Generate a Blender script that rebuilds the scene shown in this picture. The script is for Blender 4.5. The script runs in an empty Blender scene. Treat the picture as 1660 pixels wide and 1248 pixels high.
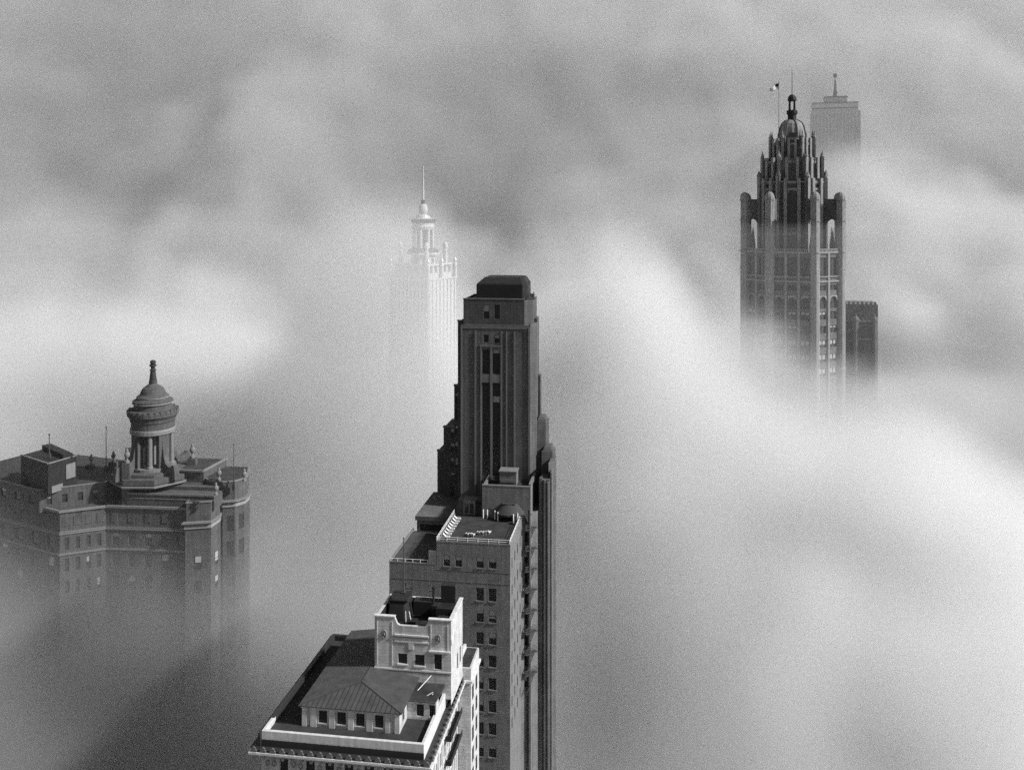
import bpy, math, random
from mathutils import Vector
random.seed(7)
S = bpy.context.scene
C = S.collection
R = math.radians

# ------------------------------------------------------------------ camera
H = 190.0; F = 1500.0; YH = 340.0            # eye height, focal length and horizon row in photo pixels
cam = bpy.data.cameras.new('camera'); camo = bpy.data.objects.new('camera', cam); C.objects.link(camo); S.camera = camo
camo.location = (0, 0, H); camo.rotation_euler = (R(90), 0, 0)
cam.sensor_width = 36; cam.lens = F / 1660 * 36; cam.shift_y = -(624 - YH) / 1660; cam.clip_start = 1; cam.clip_end = 12000

# ------------------------------------------------------------------ sky, sun, exposure
SUN = Vector((0.84, -0.24, 0.66)).normalized()
W = bpy.data.worlds.new('World'); S.world = W; W.use_nodes = True
wn = W.node_tree; bg = wn.nodes['Background']
sky = wn.nodes.new('ShaderNodeTexSky'); sky.sky_type = 'NISHITA'; sky.sun_disc = False
sky.sun_elevation = math.asin(SUN.z); sky.sun_rotation = math.atan2(SUN.x, SUN.y)
bw = wn.nodes.new('ShaderNodeRGBToBW')       # black-and-white film
wn.links.new(sky.outputs[0], bw.inputs[0]); wn.links.new(bw.outputs[0], bg.inputs[0]); bg.inputs[1].default_value = 0.065
sl = bpy.data.lights.new('sun', 'SUN'); sl.energy = 4.2; sl.angle = R(3)
so = bpy.data.objects.new('sun', sl); C.objects.link(so); so.rotation_euler = SUN.to_track_quat('Z', 'Y').to_euler()
S.view_settings.view_transform = 'Standard'; S.view_settings.look = 'None'; S.view_settings.gamma = 1
S.view_settings.exposure = 0.42
S.cycles.volume_bounces = 3; S.cycles.max_bounces = 6; S.cycles.volume_step_rate = 2.6; S.cycles.use_adaptive_sampling = True; S.cycles.adaptive_threshold = 0.03; S.cycles.adaptive_min_samples = 48
S.cycles.use_denoising = False

# ------------------------------------------------------------------ materials (all neutral: black-and-white film)
def nmath(nt, op, a, b=None, c=None, clamp=False):
    n = nt.nodes.new('ShaderNodeMath'); n.operation = op; n.use_clamp = clamp
    for i, v in enumerate((a, b, c)):
        if v is None: continue
        if isinstance(v, (int, float)): n.inputs[i].default_value = v
        else: nt.links.new(v, n.inputs[i])
    return n.outputs[0]
def material(name, base, var=0.25, scale=0.6, streak=0.25, rough=0.85, bricks=None, ribs=None, spec=0.3):
    m = bpy.data.materials.new(name); m.use_nodes = True; nt = m.node_tree; p = nt.nodes['Principled BSDF']
    tc = nt.nodes.new('ShaderNodeTexCoord'); sp = nt.nodes.new('ShaderNodeSeparateXYZ'); nt.links.new(tc.outputs['Object'], sp.inputs[0])
    n1 = nt.nodes.new('ShaderNodeTexNoise'); n1.inputs['Scale'].default_value = scale; n1.inputs['Detail'].default_value = 6; n1.inputs['Roughness'].default_value = 0.65
    nt.links.new(tc.outputs['Object'], n1.inputs['Vector'])
    mp = nt.nodes.new('ShaderNodeMapping'); mp.inputs['Scale'].default_value = (1.6, 1.6, 0.09); nt.links.new(tc.outputs['Object'], mp.inputs['Vector'])
    n2 = nt.nodes.new('ShaderNodeTexNoise'); n2.inputs['Scale'].default_value = 1.0; n2.inputs['Detail'].default_value = 4
    nt.links.new(mp.outputs[0], n2.inputs['Vector'])
    f = nmath(nt, 'ADD', 1.0, nmath(nt, 'MULTIPLY', nmath(nt, 'SUBTRACT', n1.outputs[0], 0.5), 2.2 * var))
    f = nmath(nt, 'MULTIPLY', f, nmath(nt, 'ADD', 1.0, nmath(nt, 'MULTIPLY', nmath(nt, 'SUBTRACT', n2.outputs[0], 0.5), 2.2 * streak)))
    if bricks:
        bw_, bh_, dk = bricks
        cb = nt.nodes.new('ShaderNodeCombineXYZ'); nt.links.new(nmath(nt, 'ADD', sp.outputs[0], sp.outputs[1]), cb.inputs[0]); nt.links.new(sp.outputs[2], cb.inputs[1])
        bt = nt.nodes.new('ShaderNodeTexBrick'); nt.links.new(cb.outputs[0], bt.inputs['Vector'])
        bt.inputs['Scale'].default_value = 1; bt.inputs['Brick Width'].default_value = bw_; bt.inputs['Row Height'].default_value = bh_
        bt.inputs['Mortar Size'].default_value = bh_ * 0.06
        bt.inputs['Color1'].default_value = (1, 1, 1, 1); bt.inputs['Color2'].default_value = (.86, .86, .86, 1); bt.inputs['Mortar'].default_value = (dk, dk, dk, 1)
        f = nmath(nt, 'MULTIPLY', f, bt.outputs['Color'])
    if ribs:
        w = nmath(nt, 'SINE', nmath(nt, 'MULTIPLY', sp.outputs[0], 6.283 / ribs))
        f = nmath(nt, 'MULTIPLY', f, nmath(nt, 'ADD', 0.9, nmath(nt, 'MULTIPLY', w, 0.12)))
    v = nmath(nt, 'MULTIPLY', f, base); v = nmath(nt, 'MINIMUM', nmath(nt, 'MAXIMUM', v, 0.004), 0.86)
    cc = nt.nodes.new('ShaderNodeCombineColor')
    for i in range(3): nt.links.new(v, cc.inputs[i])
    nt.links.new(cc.outputs[0], p.inputs['Base Color'])
    p.inputs['Roughness'].default_value = rough; p.inputs['Specular IOR Level'].default_value = spec
    return m
M = {}
M['terracotta'] = material('white_terracotta', 0.53, 0.42, 0.6, 0.36, 0.6, bricks=(1.1, 0.55, 0.68))
M['trim'] = material('terracotta_trim', 0.57, 0.34, 0.9, 0.34, 0.6)
M['ornament'] = material('weathered_ornament', 0.24, 0.4, 1.6, 0.2)
M['palmette'] = material('dark_palmette', 0.13, 0.4, 1.6, 0.2)  # darker tone than the other ornament
M['tar'] = material('tar_roofing', 0.035, 1.1, 0.4, 0.0, 0.9)
M['tile'] = material('roof_tile', 0.062, 0.6, 0.5, 0.25, 0.8)
M['seam'] = material('roof_seam', 0.035, 0.4, 0.8, 0.1)
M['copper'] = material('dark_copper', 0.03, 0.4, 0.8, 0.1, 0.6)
M['soot_shade'] = material('sooty_metal', 0.016, 0.6, 0.8, 0.1, 0.7)
M['brick'] = material('grey_brick', 0.165, 0.38, 0.4, 0.36, 0.9, bricks=(0.9, 0.42, 0.6))
M['towerstone'] = material('dark_limestone', 0.115, 0.42, 0.3, 0.45, 0.9, bricks=(1.5, 0.75, 0.62))
M['towertrim'] = material('dark_limestone_trim', 0.135, 0.25, 0.4, 0.25, 0.9)
M['crown'] = material('sooty_crown_stone', 0.085, 0.5, 0.35, 0.4, 0.9, bricks=(1.5, 0.75, 0.6))
M['limestone'] = material('sooty_limestone', 0.088, 0.45, 0.3, 0.5, 0.9, bricks=(1.8, 0.9, 0.65))
M['limetrim'] = material('limestone_trim', 0.17, 0.25, 0.4, 0.2, 0.9)
M['gothic'] = material('gothic_limestone', 0.115, 0.5, 0.3, 0.5, 0.9, bricks=(2, 1, 0.85))
M['gothictrim'] = material('gothic_limestone_trim', 0.22, 0.5, 0.5, 0.45, 0.9)
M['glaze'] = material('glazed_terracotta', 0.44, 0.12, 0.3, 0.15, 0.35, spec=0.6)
M['glazeshade'] = material('glazed_terracotta_shaded', 0.07, 0.25, 0.3, 0.15, 0.5)  # dark copy of the glaze: shade painted on mouldings, core and panels
M['far'] = material('hazed_limestone', 0.42, 0.15, 0.1, 0.2)  # distance haze put into this pale stone colour
M['glass'] = material('window_glass', 0.035, 0.5, 0.5, 0.0, 0.15, spec=0.5)
M['frame'] = material('window_frame_paint', 0.06, 0.2, 1, 0.0)
M['blind'] = material('window_blind', 0.34, 0.15, 0.7, 0.0)
M['white'] = material('white_paint', 0.8, 0.12, 1.5, 0.1, 0.5)
M['canvas'] = material('dark_canvas', 0.05, 0.3, 1.0, 0.1)
M['pole'] = material('painted_steel', 0.06, 0.2, 1.0, 0.0, 0.5)
M['asphalt'] = material('city_ground', 0.05, 0.3, 0.02, 0.0)

# ------------------------------------------------------------------ mesh helpers
class MB:
    def __init__(s): s.v = []; s.f = []
    def add(s, vs, fs):
        b = len(s.v); s.v += [tuple(v) for v in vs]; s.f += [tuple(i + b for i in f) for f in fs]; return s
    def box(s, x0, x1, y0, y1, z0, z1):
        return s.add([(x0,y0,z0),(x1,y0,z0),(x1,y1,z0),(x0,y1,z0),(x0,y0,z1),(x1,y0,z1),(x1,y1,z1),(x0,y1,z1)],
                     [(3,2,1,0),(4,5,6,7),(0,1,5,4),(1,2,6,5),(2,3,7,6),(3,0,4,7)])
    def prism(s, poly, z0, z1, poly2=None):
        n = len(poly); q = poly2 or poly
        return s.add([(x,y,z0) for x,y in poly] + [(x,y,z1) for x,y in q],
                     [tuple(range(n))[::-1], tuple(range(n, 2*n))] + [(i,(i+1)%n,(i+1)%n+n,i+n) for i in range(n)])
    def slab(s, p0, p1, th, b0, b1, t0, t1=None):          # upright slab along p0-p1, own bottom and top height at each end
        t1 = t0 if t1 is None else t1
        d = Vector((p1[0]-p0[0], p1[1]-p0[1])); 
        if d.length < 1e-6: return s
        n = Vector((d.y, -d.x)).normalized() * th / 2
        a, b = Vector(p0), Vector(p1)
        P = [a+n, b+n, b-n, a-n]; zb = [b0,b1,b1,b0]; zt = [t0,t1,t1,t0]
        return s.add([(p.x,p.y,z) for p,z in zip(P,zb)] + [(p.x,p.y,z) for p,z in zip(P,zt)],
                     [(3,2,1,0),(4,5,6,7),(0,1,5,4),(1,2,6,5),(2,3,7,6),(3,0,4,7)])
    def lathe(s, cx, cy, prof, n=16, a0=0.0):
        b = []; 
        for r, z in prof:
            for k in range(n):
                a = a0 + 2*math.pi*k/n; b.append((cx + r*math.cos(a), cy + r*math.sin(a), z))
        fs = [(j*n+k, j*n+(k+1)%n, (j+1)*n+(k+1)%n, (j+1)*n+k) for j in range(len(prof)-1) for k in range(n)]
        fs += [tuple(range(n))[::-1], tuple(range((len(prof)-1)*n, len(prof)*n))]
        return s.add(b, fs)
    def cyl(s, cx, cy, z0, z1, r, r1=None, n=10): return s.lathe(cx, cy, [(r, z0), (r if r1 is None else r1, z1)], n)
    def tube(s, a, b, r, n=6, r1=None):
        a = Vector(a); b = Vector(b); d = (b-a).normalized(); u = d.orthogonal().normalized(); w = d.cross(u); r1 = r if r1 is None else r1
        vs = [a + (u*math.cos(t)+w*math.sin(t))*r for t in [2*math.pi*k/n for k in range(n)]] + [b + (u*math.cos(t)+w*math.sin(t))*r1 for t in [2*math.pi*k/n for k in range(n)]]
        return s.add(vs, [(k,(k+1)%n,(k+1)%n+n,k+n) for k in range(n)] + [tuple(range(n))[::-1], tuple(range(n,2*n))])
    def wall(s, p0, p1, z0, z1, ops, depth=0.35):           # upright skin seen from its right-hand side, with real openings
        d = Vector((p1[0]-p0[0], p1[1]-p0[1])); L = d.length; d.normalize(); n = Vector((d.y, -d.x))
        us = sorted({0, L} | {o[0] for o in ops} | {o[1] for o in ops}); zs = sorted({z0, z1} | {o[2] for o in ops} | {o[3] for o in ops})
        us = [u for u in us if 0 <= u <= L]; zs = [z for z in zs if z0 <= z <= z1]
        pt = lambda u, z, k=0: (p0[0]+d.x*u-n.x*k, p0[1]+d.y*u-n.y*k, z)
        for i in range(len(us)-1):
            for j in range(len(zs)-1):
                um = (us[i]+us[i+1])/2; zm = (zs[j]+zs[j+1])/2
                if any(o[0] < um < o[1] and o[2] < zm < o[3] for o in ops): continue
                s.add([pt(us[i],zs[j]), pt(us[i+1],zs[j]), pt(us[i+1],zs[j+1]), pt(us[i],zs[j+1])], [(0,1,2,3)])
        for a, b, c, e in ops:
            s.add([pt(a,c),pt(b,c),pt(b,e),pt(a,e),pt(a,c,depth),pt(b,c,depth),pt(b,e,depth),pt(a,e,depth)],
                  [(0,1,5,4),(1,2,6,5),(2,3,7,6),(3,0,4,7)])
        return s
    def arch(s, p0, p1, th, zb, zt, zs, n=10):              # slab above an arched opening that springs at zs, rises to its crown
        a, b = Vector(p0), Vector(p1); r = (b-a).length/2
        for k in range(n):
            t0, t1 = k/n, (k+1)/n
            h = lambda t: zs + math.sqrt(max(0, 1-(2*t-1)**2))*min(r, zt-zs-0.3)
            s.slab(a.lerp(b,t0), a.lerp(b,t1), th, h(t0), h(t1), zt)
        return s
    def mesh(s, name):
        me = bpy.data.meshes.new(name); me.from_pydata(s.v, [], s.f); me.update(); return me
    def build(s, name, mat, parent=None, bevel=0):
        me = s.mesh(name); me.materials.append(mat); o = bpy.data.objects.new(name, me); C.objects.link(o); o.parent = parent
        if bevel:
            md = o.modifiers.new('edge', 'BEVEL'); md.width = bevel; md.segments = 1; md.limit_method = 'ANGLE'
        return o
def thing(name, label, cat, loc=(0,0,0), rz=0, group=None):
    o = bpy.data.objects.new(name, None); C.objects.link(o); o.location = loc; o.rotation_euler = (0,0,rz); o.empty_display_size = 2
    o['label'] = label; o['category'] = cat
    if group: o['group'] = group
    return o
def tag(o, label, cat, group=None):
    o['label'] = label; o['category'] = cat
    if group: o['group'] = group
    return o
def copy_tree(o, parent=None):
    c = o.copy(); C.objects.link(c); c.parent = parent
    for ch in list(o.children): copy_tree(ch, c)
    return c
def ground_pt(x, y, Y): return ((x-830)/F*Y, Y, H-(y-YH)/F*Y)

_win = {}
WR_ = random.Random(5)                        # some blinds are drawn, some are not
def window(parent, p0, p1, op, depth=0.3, style='sash', blind=0.0, proud=0.06, sub=True):
    """One window filling the opening op of the wall p0-p1: frame, with its pane as a child."""
    a, b, c, e = op; w = round(b-a, 2); h = round(e-c, 2)
    if blind == 0 and style == 'sash' and parent.name != 'office_building' and h < 4.5: blind = WR_.choice([0, 0, 0, 0, 0, 0, .3, .5, .7])
    d = Vector((p1[0]-p0[0], p1[1]-p0[1])).normalized(); n = Vector((d.y, -d.x))
    key = (w, h, style, depth, blind > 0 and round(blind, 2))
    if key not in _win:
        f = MB(); t = 0.10
        f.box(0, t, depth-.12, depth, 0, h).box(w-t, w, depth-.12, depth, 0, h).box(t, w-t, depth-.12, depth, h-t, h).box(t, w-t, depth-.12, depth, 0, t)
        if style == 'sash': f.box(t, w-t, depth-.10, depth-.03, h/2-.06, h/2+.06)
        if style == 'grid':
            for k in (1, 2): f.box(w*k/3-.03, w*k/3+.03, depth-.10, depth-.03, t, h-t)
            for k in (1, 2, 3): f.box(t, w-t, depth-.09, depth-.035, h*k/4-.03, h*k/4+.03)
        if style == 'mullion':
            f.box(w/2-.2, w/2+.2, depth-.2, depth-.03, t, h-t)
        g = MB().box(t, w-t, depth-.025, depth-.005, t, h-t).mesh('pane'); g.materials.append(M['glass'])
        fm = f.mesh('window'); fm.materials.append(M['frame'])
        bl = None
        if blind > 0: bl = MB().box(t+.01, w-t-.01, depth-.05, depth-.03, h*(1-blind), h-t).mesh('blind'); bl.materials.append(M['blind'])
        _win[key] = (fm, g, bl)
    fm, g, bl = _win[key]
    o = bpy.data.objects.new('window', fm); C.objects.link(o); o.parent = parent
    o.location = (p0[0]+d.x*a, p0[1]+d.y*a, c); o.rotation_euler = (0, 0, math.atan2(d.y, d.x))
    q = bpy.data.objects.new('pane', g); C.objects.link(q); q.parent = o
    if bl: q = bpy.data.objects.new('blind', bl); C.objects.link(q); q.parent = o
    return o

ANG = -R(8.4)                                 # the street grid is turned a little from the line of sight

# ------------------------------------------------------------------ ground under the fog
g = MB().add([(-6000,-500,0),(6000,-500,0),(6000,9000,0),(-6000,9000,0)], [(0,1,2,3)]).build('ground', M['asphalt']); g['kind'] = 'structure'

# ================================================================== 1. white terracotta building, nearest
NB = thing('office_building', 'white terracotta office building in the foreground with tiled hip roof and square penthouse', 'building', (-37.893, 140, 0), ANG)
UW, VD = 25.2, 32.0
P0_W = 13.0
DECK = 110.4
rows = [107.3, 103.7, 100.1, 96.5, 92.9, 89.3]
sf = [(2.9,4.2),(7.0,8.4),(10.0,11.4),(13.0,14.4),(16.1,17.6),(19.1,20.5),(22.1,23.5)]
opsS = [(a,b,t-2.2,t) for t in rows[:3] for a,b in sf]
MB().box(.42, UW-.42, .42, VD-.42, 0, DECK-.05).build('core', M['terracotta'], NB)
w = MB().wall((0,0),(UW,0), 60, 108.2, opsS, .4)
colsE = [(1.6+2.75*k, 2.85+2.75*k) for k in range(8)]
opsE = [(a,b,t-2.3,t) for t in rows for a,b in colsE]
w.wall((UW,0),(UW,23.8), 60, 108.2, opsE, .4).wall((UW,VD),(0,VD),60,108.2,[]).wall((0,VD),(0,0),60,108.2,[])
w.box(0, UW, 0, VD, 0, 60)
w.build('wall', M['terracotta'], NB)
for o in opsS: window(NB, (0,0),(UW,0), o, .38, 'sash')
for k, o in enumerate(opsE): window(NB, (UW,0),(UW,23.8), o, .38, 'sash')
sm1 = MB().box(-.15,1.55,-.16,.02,-.22,0).mesh('window_sill'); sm1.materials.append(M['trim'])
for a,b,c,e in opsS:
    o = bpy.data.objects.new('window_sill', sm1); C.objects.link(o); o.parent = NB; o.location = (a,0,c)
for a,b,c,e in opsE:
    o = bpy.data.objects.new('window_sill', sm1); C.objects.link(o); o.parent = NB; o.location = (UW,a,c); o.rotation_euler.z = math.pi/2
# vertical pilaster strips between the side windows
p_ = MB()
for k in range(9): p_.box(UW-.01, UW+.22, .5+2.75*k, 1.15+2.75*k, 60, 107.9)
p_.build('pilaster_strips', M['trim'], NB)
# rings of ornament between the top row of windows
m_ = MB()
for (u0, z0) in [(1.0,106.5),(2.0,106.5),(5.1,106.6),(6.2,106.4),(9.2,106.4),(12.2,106.4),(15.2,106.4),(18.35,106.4),(21.3,106.4),(24.3,106.4)]:
    for k in range(12):
        t0, t1 = 2*math.pi*k/12, 2*math.pi*(k+1)/12
        m_.tube((u0+.3*math.cos(t0), -.05, z0+.38*math.sin(t0)), (u0+.3*math.cos(t1), -.05, z0+.38*math.sin(t1)), .09, 5)
m_.build('medallion_row', M['ornament'], NB)
for z_ in (104.2, 100.3):
    MB().box(UW+.23,UW+1.2,13.5,22.5,z_-.15,z_).box(UW+1.1,UW+1.2,13.5,22.5,z_,z_+.8).box(UW+.23,UW+1.1,13.4,13.5,z_,z_+.8).build('dark_ledge', M['soot_shade'], NB)  # dark projecting ledges, set along the dark wedges of the side wall
for k in range(5):
    q_ = MB()
    for j in range(10):
        t0, t1 = j/10*5.6, (j+1)/10*5.6; f_ = lambda t: (UW+.35+.32*math.sin(t)+.1, 13.2+2.1*k, 107.4-.42*t+.1*math.cos(2*t))
        q_.tube(f_(t0), f_(t1), .22, 6)
    q_.build('scroll_bracket', M['trim'], NB)
# cornice
c_ = MB()
c_.box(-1.25, UW+1.25, -1.25, 0, 108.2, 108.45).box(-1.5, UW+1.5, -1.5, 0, 108.45, 108.75)
c_.box(UW, UW+1.25, 0, 24, 108.2, 108.45).box(UW, UW+1.5, 0, 24, 108.45, 108.75)
c_.box(-1.25, 0, 0, VD, 108.2, 108.45).box(-1.5, 0, 0, VD+1, 108.45, 108.75).box(0, UW+1.5, VD, VD+1, 108.45, 108.75)
c_.box(-.5, UW+.5, -.5, 0, 107.85, 108.2).box(UW, UW+.5, 0, 24, 107.85, 108.2)
c_.build('cornice', M['trim'], NB)
def repeat_part(name, mb, mat, parent, places):
    me = mb.mesh(name); me.materials.append(mat)
    for p in places:
        o = bpy.data.objects.new(name, me); C.objects.link(o); o.parent = parent; o.location = p[:3]; o.rotation_euler.z = p[3] if len(p) > 3 else 0
repeat_part('bracket', MB().box(0,.42,-1.15,-.02,107.6,108.19), M['ornament'], NB, [(-.9+1.48*k,0,0) for k in range(19)] + [(UW,.3+1.48*k,0,math.pi/2) for k in range(16)])
b_ = MB().box(-1.15, UW+1.15, -1.15, -.03, 108.75, 109.0).box(UW+.03, UW+1.15, 0, 24, 108.75, 109.0).box(-1.5, -.03, -.5, VD, 108.75, 109.1)
b_.box(-.4,-.003,-.4,VD,109.1,111.1).box(-.4, UW, -.12, -.003, 109.0, 110.0)
b_.build('gutter', M['copper'], NB)
b_ = MB()
pts = [(-.42,0),(.42,0),(.5,.25),(.3,.42),(.33,.62),(0,.82),(-.33,.62),(-.3,.42),(-.5,.25)]; n = len(pts)
b_.add([(a,k,108.75+h) for k in (-.09,.09) for a,h in pts], [tuple(range(n)), tuple(range(n,2*n))[::-1]]+[(i,(i+1)%n,(i+1)%n+n,i+n) for i in range(n)])
repeat_part('palmette', b_, M['palmette'], NB, [(-.7+1.48*k,-1.3,0) for k in range(19)] + [(UW+1.3,.6+1.48*k,0,math.pi/2) for k in range(16)])
# parapet and roof deck
pp = MB().box(0, UW, 0, .5, 110.05, 111.27).box(UW-.5, UW, .5, VD, 108.2, 111.27).box(0, .5, .5, VD, 109, 111.27).box(.5, UW-.5, VD-.5, VD, 109, 111.2)
pp.box(0, UW, 0.003, .5, 108.2, 110.05)
pp.build('parapet', M['trim'], NB, .04)
MB().box(.503,.56,4.2,VD-.56,DECK,111.25).box(.56,P0_W,VD-.56,VD-.503,DECK,111.15).build('shadow_lining', M['copper'], NB)  # dark lining paints the attic's shadow on the inner parapet faces
MB().box(-.05,.55,3.6,VD+.05,111.272,111.4).box(.55,UW-.5,VD-.55,VD+.05,111.272,111.4).build('shadow_coping', M['copper'], NB)  # dark cap continues the painted shadow over the parapet top
MB().box(.5, UW-.5, .5, VD-.5, DECK-.3, DECK).build('roof_deck', M['tar'], NB)
# northeast wing pushed out over the side street
MB().box(UW, UW+2.4, 24, VD-.4, 0, 110.9).build('side_wing', M['terracotta'], NB)
MB().box(UW+.3, UW+2.1, 24.3, VD-.7, 110.9, 110.96).build('wing_roof', M['tar'], NB)
MB().box(UW, UW+2.7, 23.7, 24, 108.4, 108.8).box(UW+2.4, UW+2.7, 24, VD, 108.4, 108.8).build('wing_cornice', M['trim'], NB)
for k in range(2):
    for t in rows: 
        mb_op = (.35+3.3*k+.6, 1.5+3.3*k+.6, t-2.3, t)
        window(NB, (UW+2.48,24),(UW+2.48,VD-.4), mb_op, .1, 'sash')
# attic house with the hip roof
AT = 3.7
aw = [(7.65-5,9.0-5),(10.6-5,12-5),(13.6-5,14.95-5),(16.6-5,17.95-5)]
ops = [(a,b,111.05,112.95) for a,b in aw]
h_ = MB().wall((5,AT),(20.5,AT), DECK, 113.6, ops, .35).wall((20.5,AT),(20.5,8), DECK, 113.6, [(1.6,2.8,111.1,112.9)], .3).wall((5,28.5),(5,AT), DECK, 113.6, [])
h_.box(5.4,20.1,AT+.4,28.5,DECK,113.5)
o2 = [(1.55,2.7,110.9,112.75),(3.55,4.5,110.9,112.75)]
h_.wall((20.5,8),(UW-.1,8), DECK, 113.2, o2, .3).box(20.1,UW-.1,8.32,10,DECK,113.0)
h_.build('attic_wall', M['terracotta'], NB)
for o in ops: window(NB, (5,AT),(20.5,AT), o, .33, 'grid')
window(NB, (20.5,AT),(20.5,8), (1.6,2.8,111.1,112.9), .28, 'sash')
for o in o2: window(NB, (20.5,8),(UW,8), o, .28, 'grid')
q_ = MB()
for a,b in [(5,5.75),(6.35,7.3),(9.35,10.25),(12.35,13.25),(15.3,16.25),(18.25,18.95),(19.75,20.5)]: q_.box(a,b,AT-.14,AT,DECK,113.3)
q_.box(4.85,20.65,AT-.22,AT,113.3,113.62).box(20.5,20.66,AT,8,113.3,113.62).box(20.5,UW-.1,7.84,8,113.0,113.25)
for a,b in aw: q_.box(5+a-.1,5+b+.1,AT-.1,AT,110.9,111.05)
q_.build('pilaster_row', M['trim'], NB)
EZ, RZ, E0, E1, V0, V1, RU, RV = 113.62, 114.75, 4.5, 20.9, 3.3, 29.0, 12.6, 9.6
r_ = MB().add([(E0,V0,EZ),(E1,V0,EZ),(E1,V1,EZ),(E0,V1,EZ),(RU,RV,RZ),(RU,V1,RZ),
               (E0,V0,EZ-.12),(E1,V0,EZ-.12),(E1,V1,EZ-.12),(E0,V1,EZ-.12)],
              [(0,1,4),(1,2,5,4),(3,0,4,5),(2,3,5),(0,6,7,1),(1,7,8,2),(2,8,9,3),(3,9,6,0),(9,8,7,6)])
RF = r_.build('hip_roof', M['tile'], NB)
q_ = MB()
k = E0 + .55
while k < E1 - .3:
    t = 1 - abs(k-RU)/(RU-E0 if k < RU else E1-RU)
    q_.tube((k, V0+.02, EZ+.03), (RU+(k-RU), V0+(RV-V0)*t, EZ+(RZ-EZ)*t+.03), .05, 5)
    k += .78
for (a, b) in [((E0,V0,EZ),(RU,RV,RZ)),((E1,V0,EZ),(RU,RV,RZ)),((RU,RV,RZ),(RU,14.5,RZ))]: q_.tube(a, b, .09, 6)
k = V0 + 1
q_.build('roof_ribs', M['seam'], RF)
MB().add([(20.5,7.7,113.27),(UW-.1,7.7,113.27),(UW-.1,16,112.7),(20.5,16,112.7),(20.5,7.7,113.2),(UW-.1,7.7,113.2),(UW-.1,16,112.0),(20.5,16,112.0)],
         [(0,1,2,3),(0,4,5,1),(1,5,6,2),(2,6,7,3),(3,7,4,0)]).build('shed_roof', M['tar'], NB)
MB().tube((21.2,11.5,112.9),(22.9,14.2,114.2),.06).build('stay_pipe', M['white'], NB)
MB().tube((23.2,10.0,113.1),(24.1,10.5,113.5),.07).tube((24.1,9.9,113.4),(24.0,10.8,113.05),.06).build('vent_pipe', M['trim'], NB)
# penthouse tower
PV, P0, P1, PB = 14.5, 13.3, 26.15, 24.0
PTOP, PLOW, PD = 123.15, 121.95, 120.7
pt_ = MB()
wins = [(3.95,5.5,115.65,117.3),(6.8,8.4,115.55,117.3),(10.05,11.3,115.1,117.55)]
pt_.wall((P0,PV),(P1,PV), DECK, 119.0, wins, .35)
pt_.box(P0, P0+3.4, PV, PV+.5, 119.0, PTOP).box(P0+9.1, P1, PV, PV+.5, 119.0, PTOP-.05)
n = 14
for i in range(n):                                           # middle parapet swept up to both piers
    def hz(t):
        u = t*5.7; e = min(u, 5.7-u); return PLOW-.1 + (0 if e > 1.0 else (1-math.sqrt(max(0,1-(1-e)**2)))*1.2)
    pt_.slab((P0+3.4+5.7*i/n,PV+.25),(P0+3.4+5.7*(i+1)/n,PV+.25),.5,119.0,119.0,hz(i/n),hz((i+1)/n))
opsP = [(4.6,5.6,112.8,115.6),(6.9,7.9,112.8,115.6)]
pt_.wall((P1,PV),(P1,PB), DECK-1, 120, opsP, .3)
pt_.box(P1-.5,P1,PV+.5,PB,120,PTOP-.3).box(P0,P0+.5,PV+.5,PB,DECK,PTOP-.2).box(P0,P1,PB-.5,PB,DECK,PTOP-.4)
pt_.box(P0+.5,P1-.36,PV+.38,PB-.5,DECK,PD-.1)
PT = pt_.build('penthouse_wall', M['terracotta'], NB)
for o in wins: window(NB, (P0,PV),(P1,PV), o, .33, 'grid')
for o in opsP: window(NB, (P1,PV),(P1,PB), o, .28, 'sash')
t_ = MB().box(P0-.08, P1+.08, PV-.1, PV, 114.55, 114.8).box(P0+3.4, P0+9.1, PV-.22, PV, 120.2, 120.45).box(P0+3.4, P0+9.1, PV-.12, PV, 119.15, 119.4)
t_.box(P0-.12,P0+3.45,PV-.14,PV+.56,PTOP,PTOP+.18).box(P0+9.05,P1+.1,PV-.14,PV+.56,PTOP-.05,PTOP+.13).box(P1-.56,P1+.1,PV+.56,PB,PTOP-.3,PTOP-.1)
t_.box(P0+.35,P0+.5,PV-.06,PV,115.3,122.4).box(P0+2.9,P0+3.05,PV-.06,PV,115.3,122.4).box(P0+9.4,P0+9.55,PV-.06,PV,118.3,122.3).box(P0+12.2,P0+12.35,PV-.06,PV,118.3,122.3)
t_.box(P0+5.75,P0+6.6,PV-.12,PV,118.1,119.1).box(P0+3.8,P0+5.65,PV-.16,PV,115.35,115.6).box(P0+6.65,P0+8.55,PV-.16,PV,115.25,115.5)
t_.box(P0+9.2,P0+12.7,PV-.4,PV,117.95,118.2).box(P0+9.5,P0+12.4,PV-.25,PV,117.72,117.95)
t_.build('penthouse_trim', M['trim'], NB)
e_ = MB().box(P0+3.4, P0+9.1, PV-.1, PV-.003, 119.95, 120.2).box(P0-.03, P1+.02, PV-.05, PV-.003, 114.3, 114.55).box(P0+3.4, P0+9.1, PV-.06, PV-.003, 119.0, 119.14)
e_.build('frieze_line', M['ornament'], NB)
for cx, cz_ in ((P0+1.65,120.3),(P0+10.75,120.1)):
    e_ = MB()
    for k in range(14):
        t0, t1 = 2*math.pi*k/14, 2*math.pi*(k+1)/14
        e_.tube((cx+.36*math.cos(t0), PV-.05, cz_+.62*math.sin(t0)), (cx+.36*math.cos(t1), PV-.05, cz_+.62*math.sin(t1)), .11, 5)
    e_.lathe(cx, PV-.05, [(.02,cz_-.35),(.2,cz_-.1),(.16,cz_+.2),(.02,cz_+.4)], 8)
    e_.build('cartouche', M['ornament'], NB)
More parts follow.
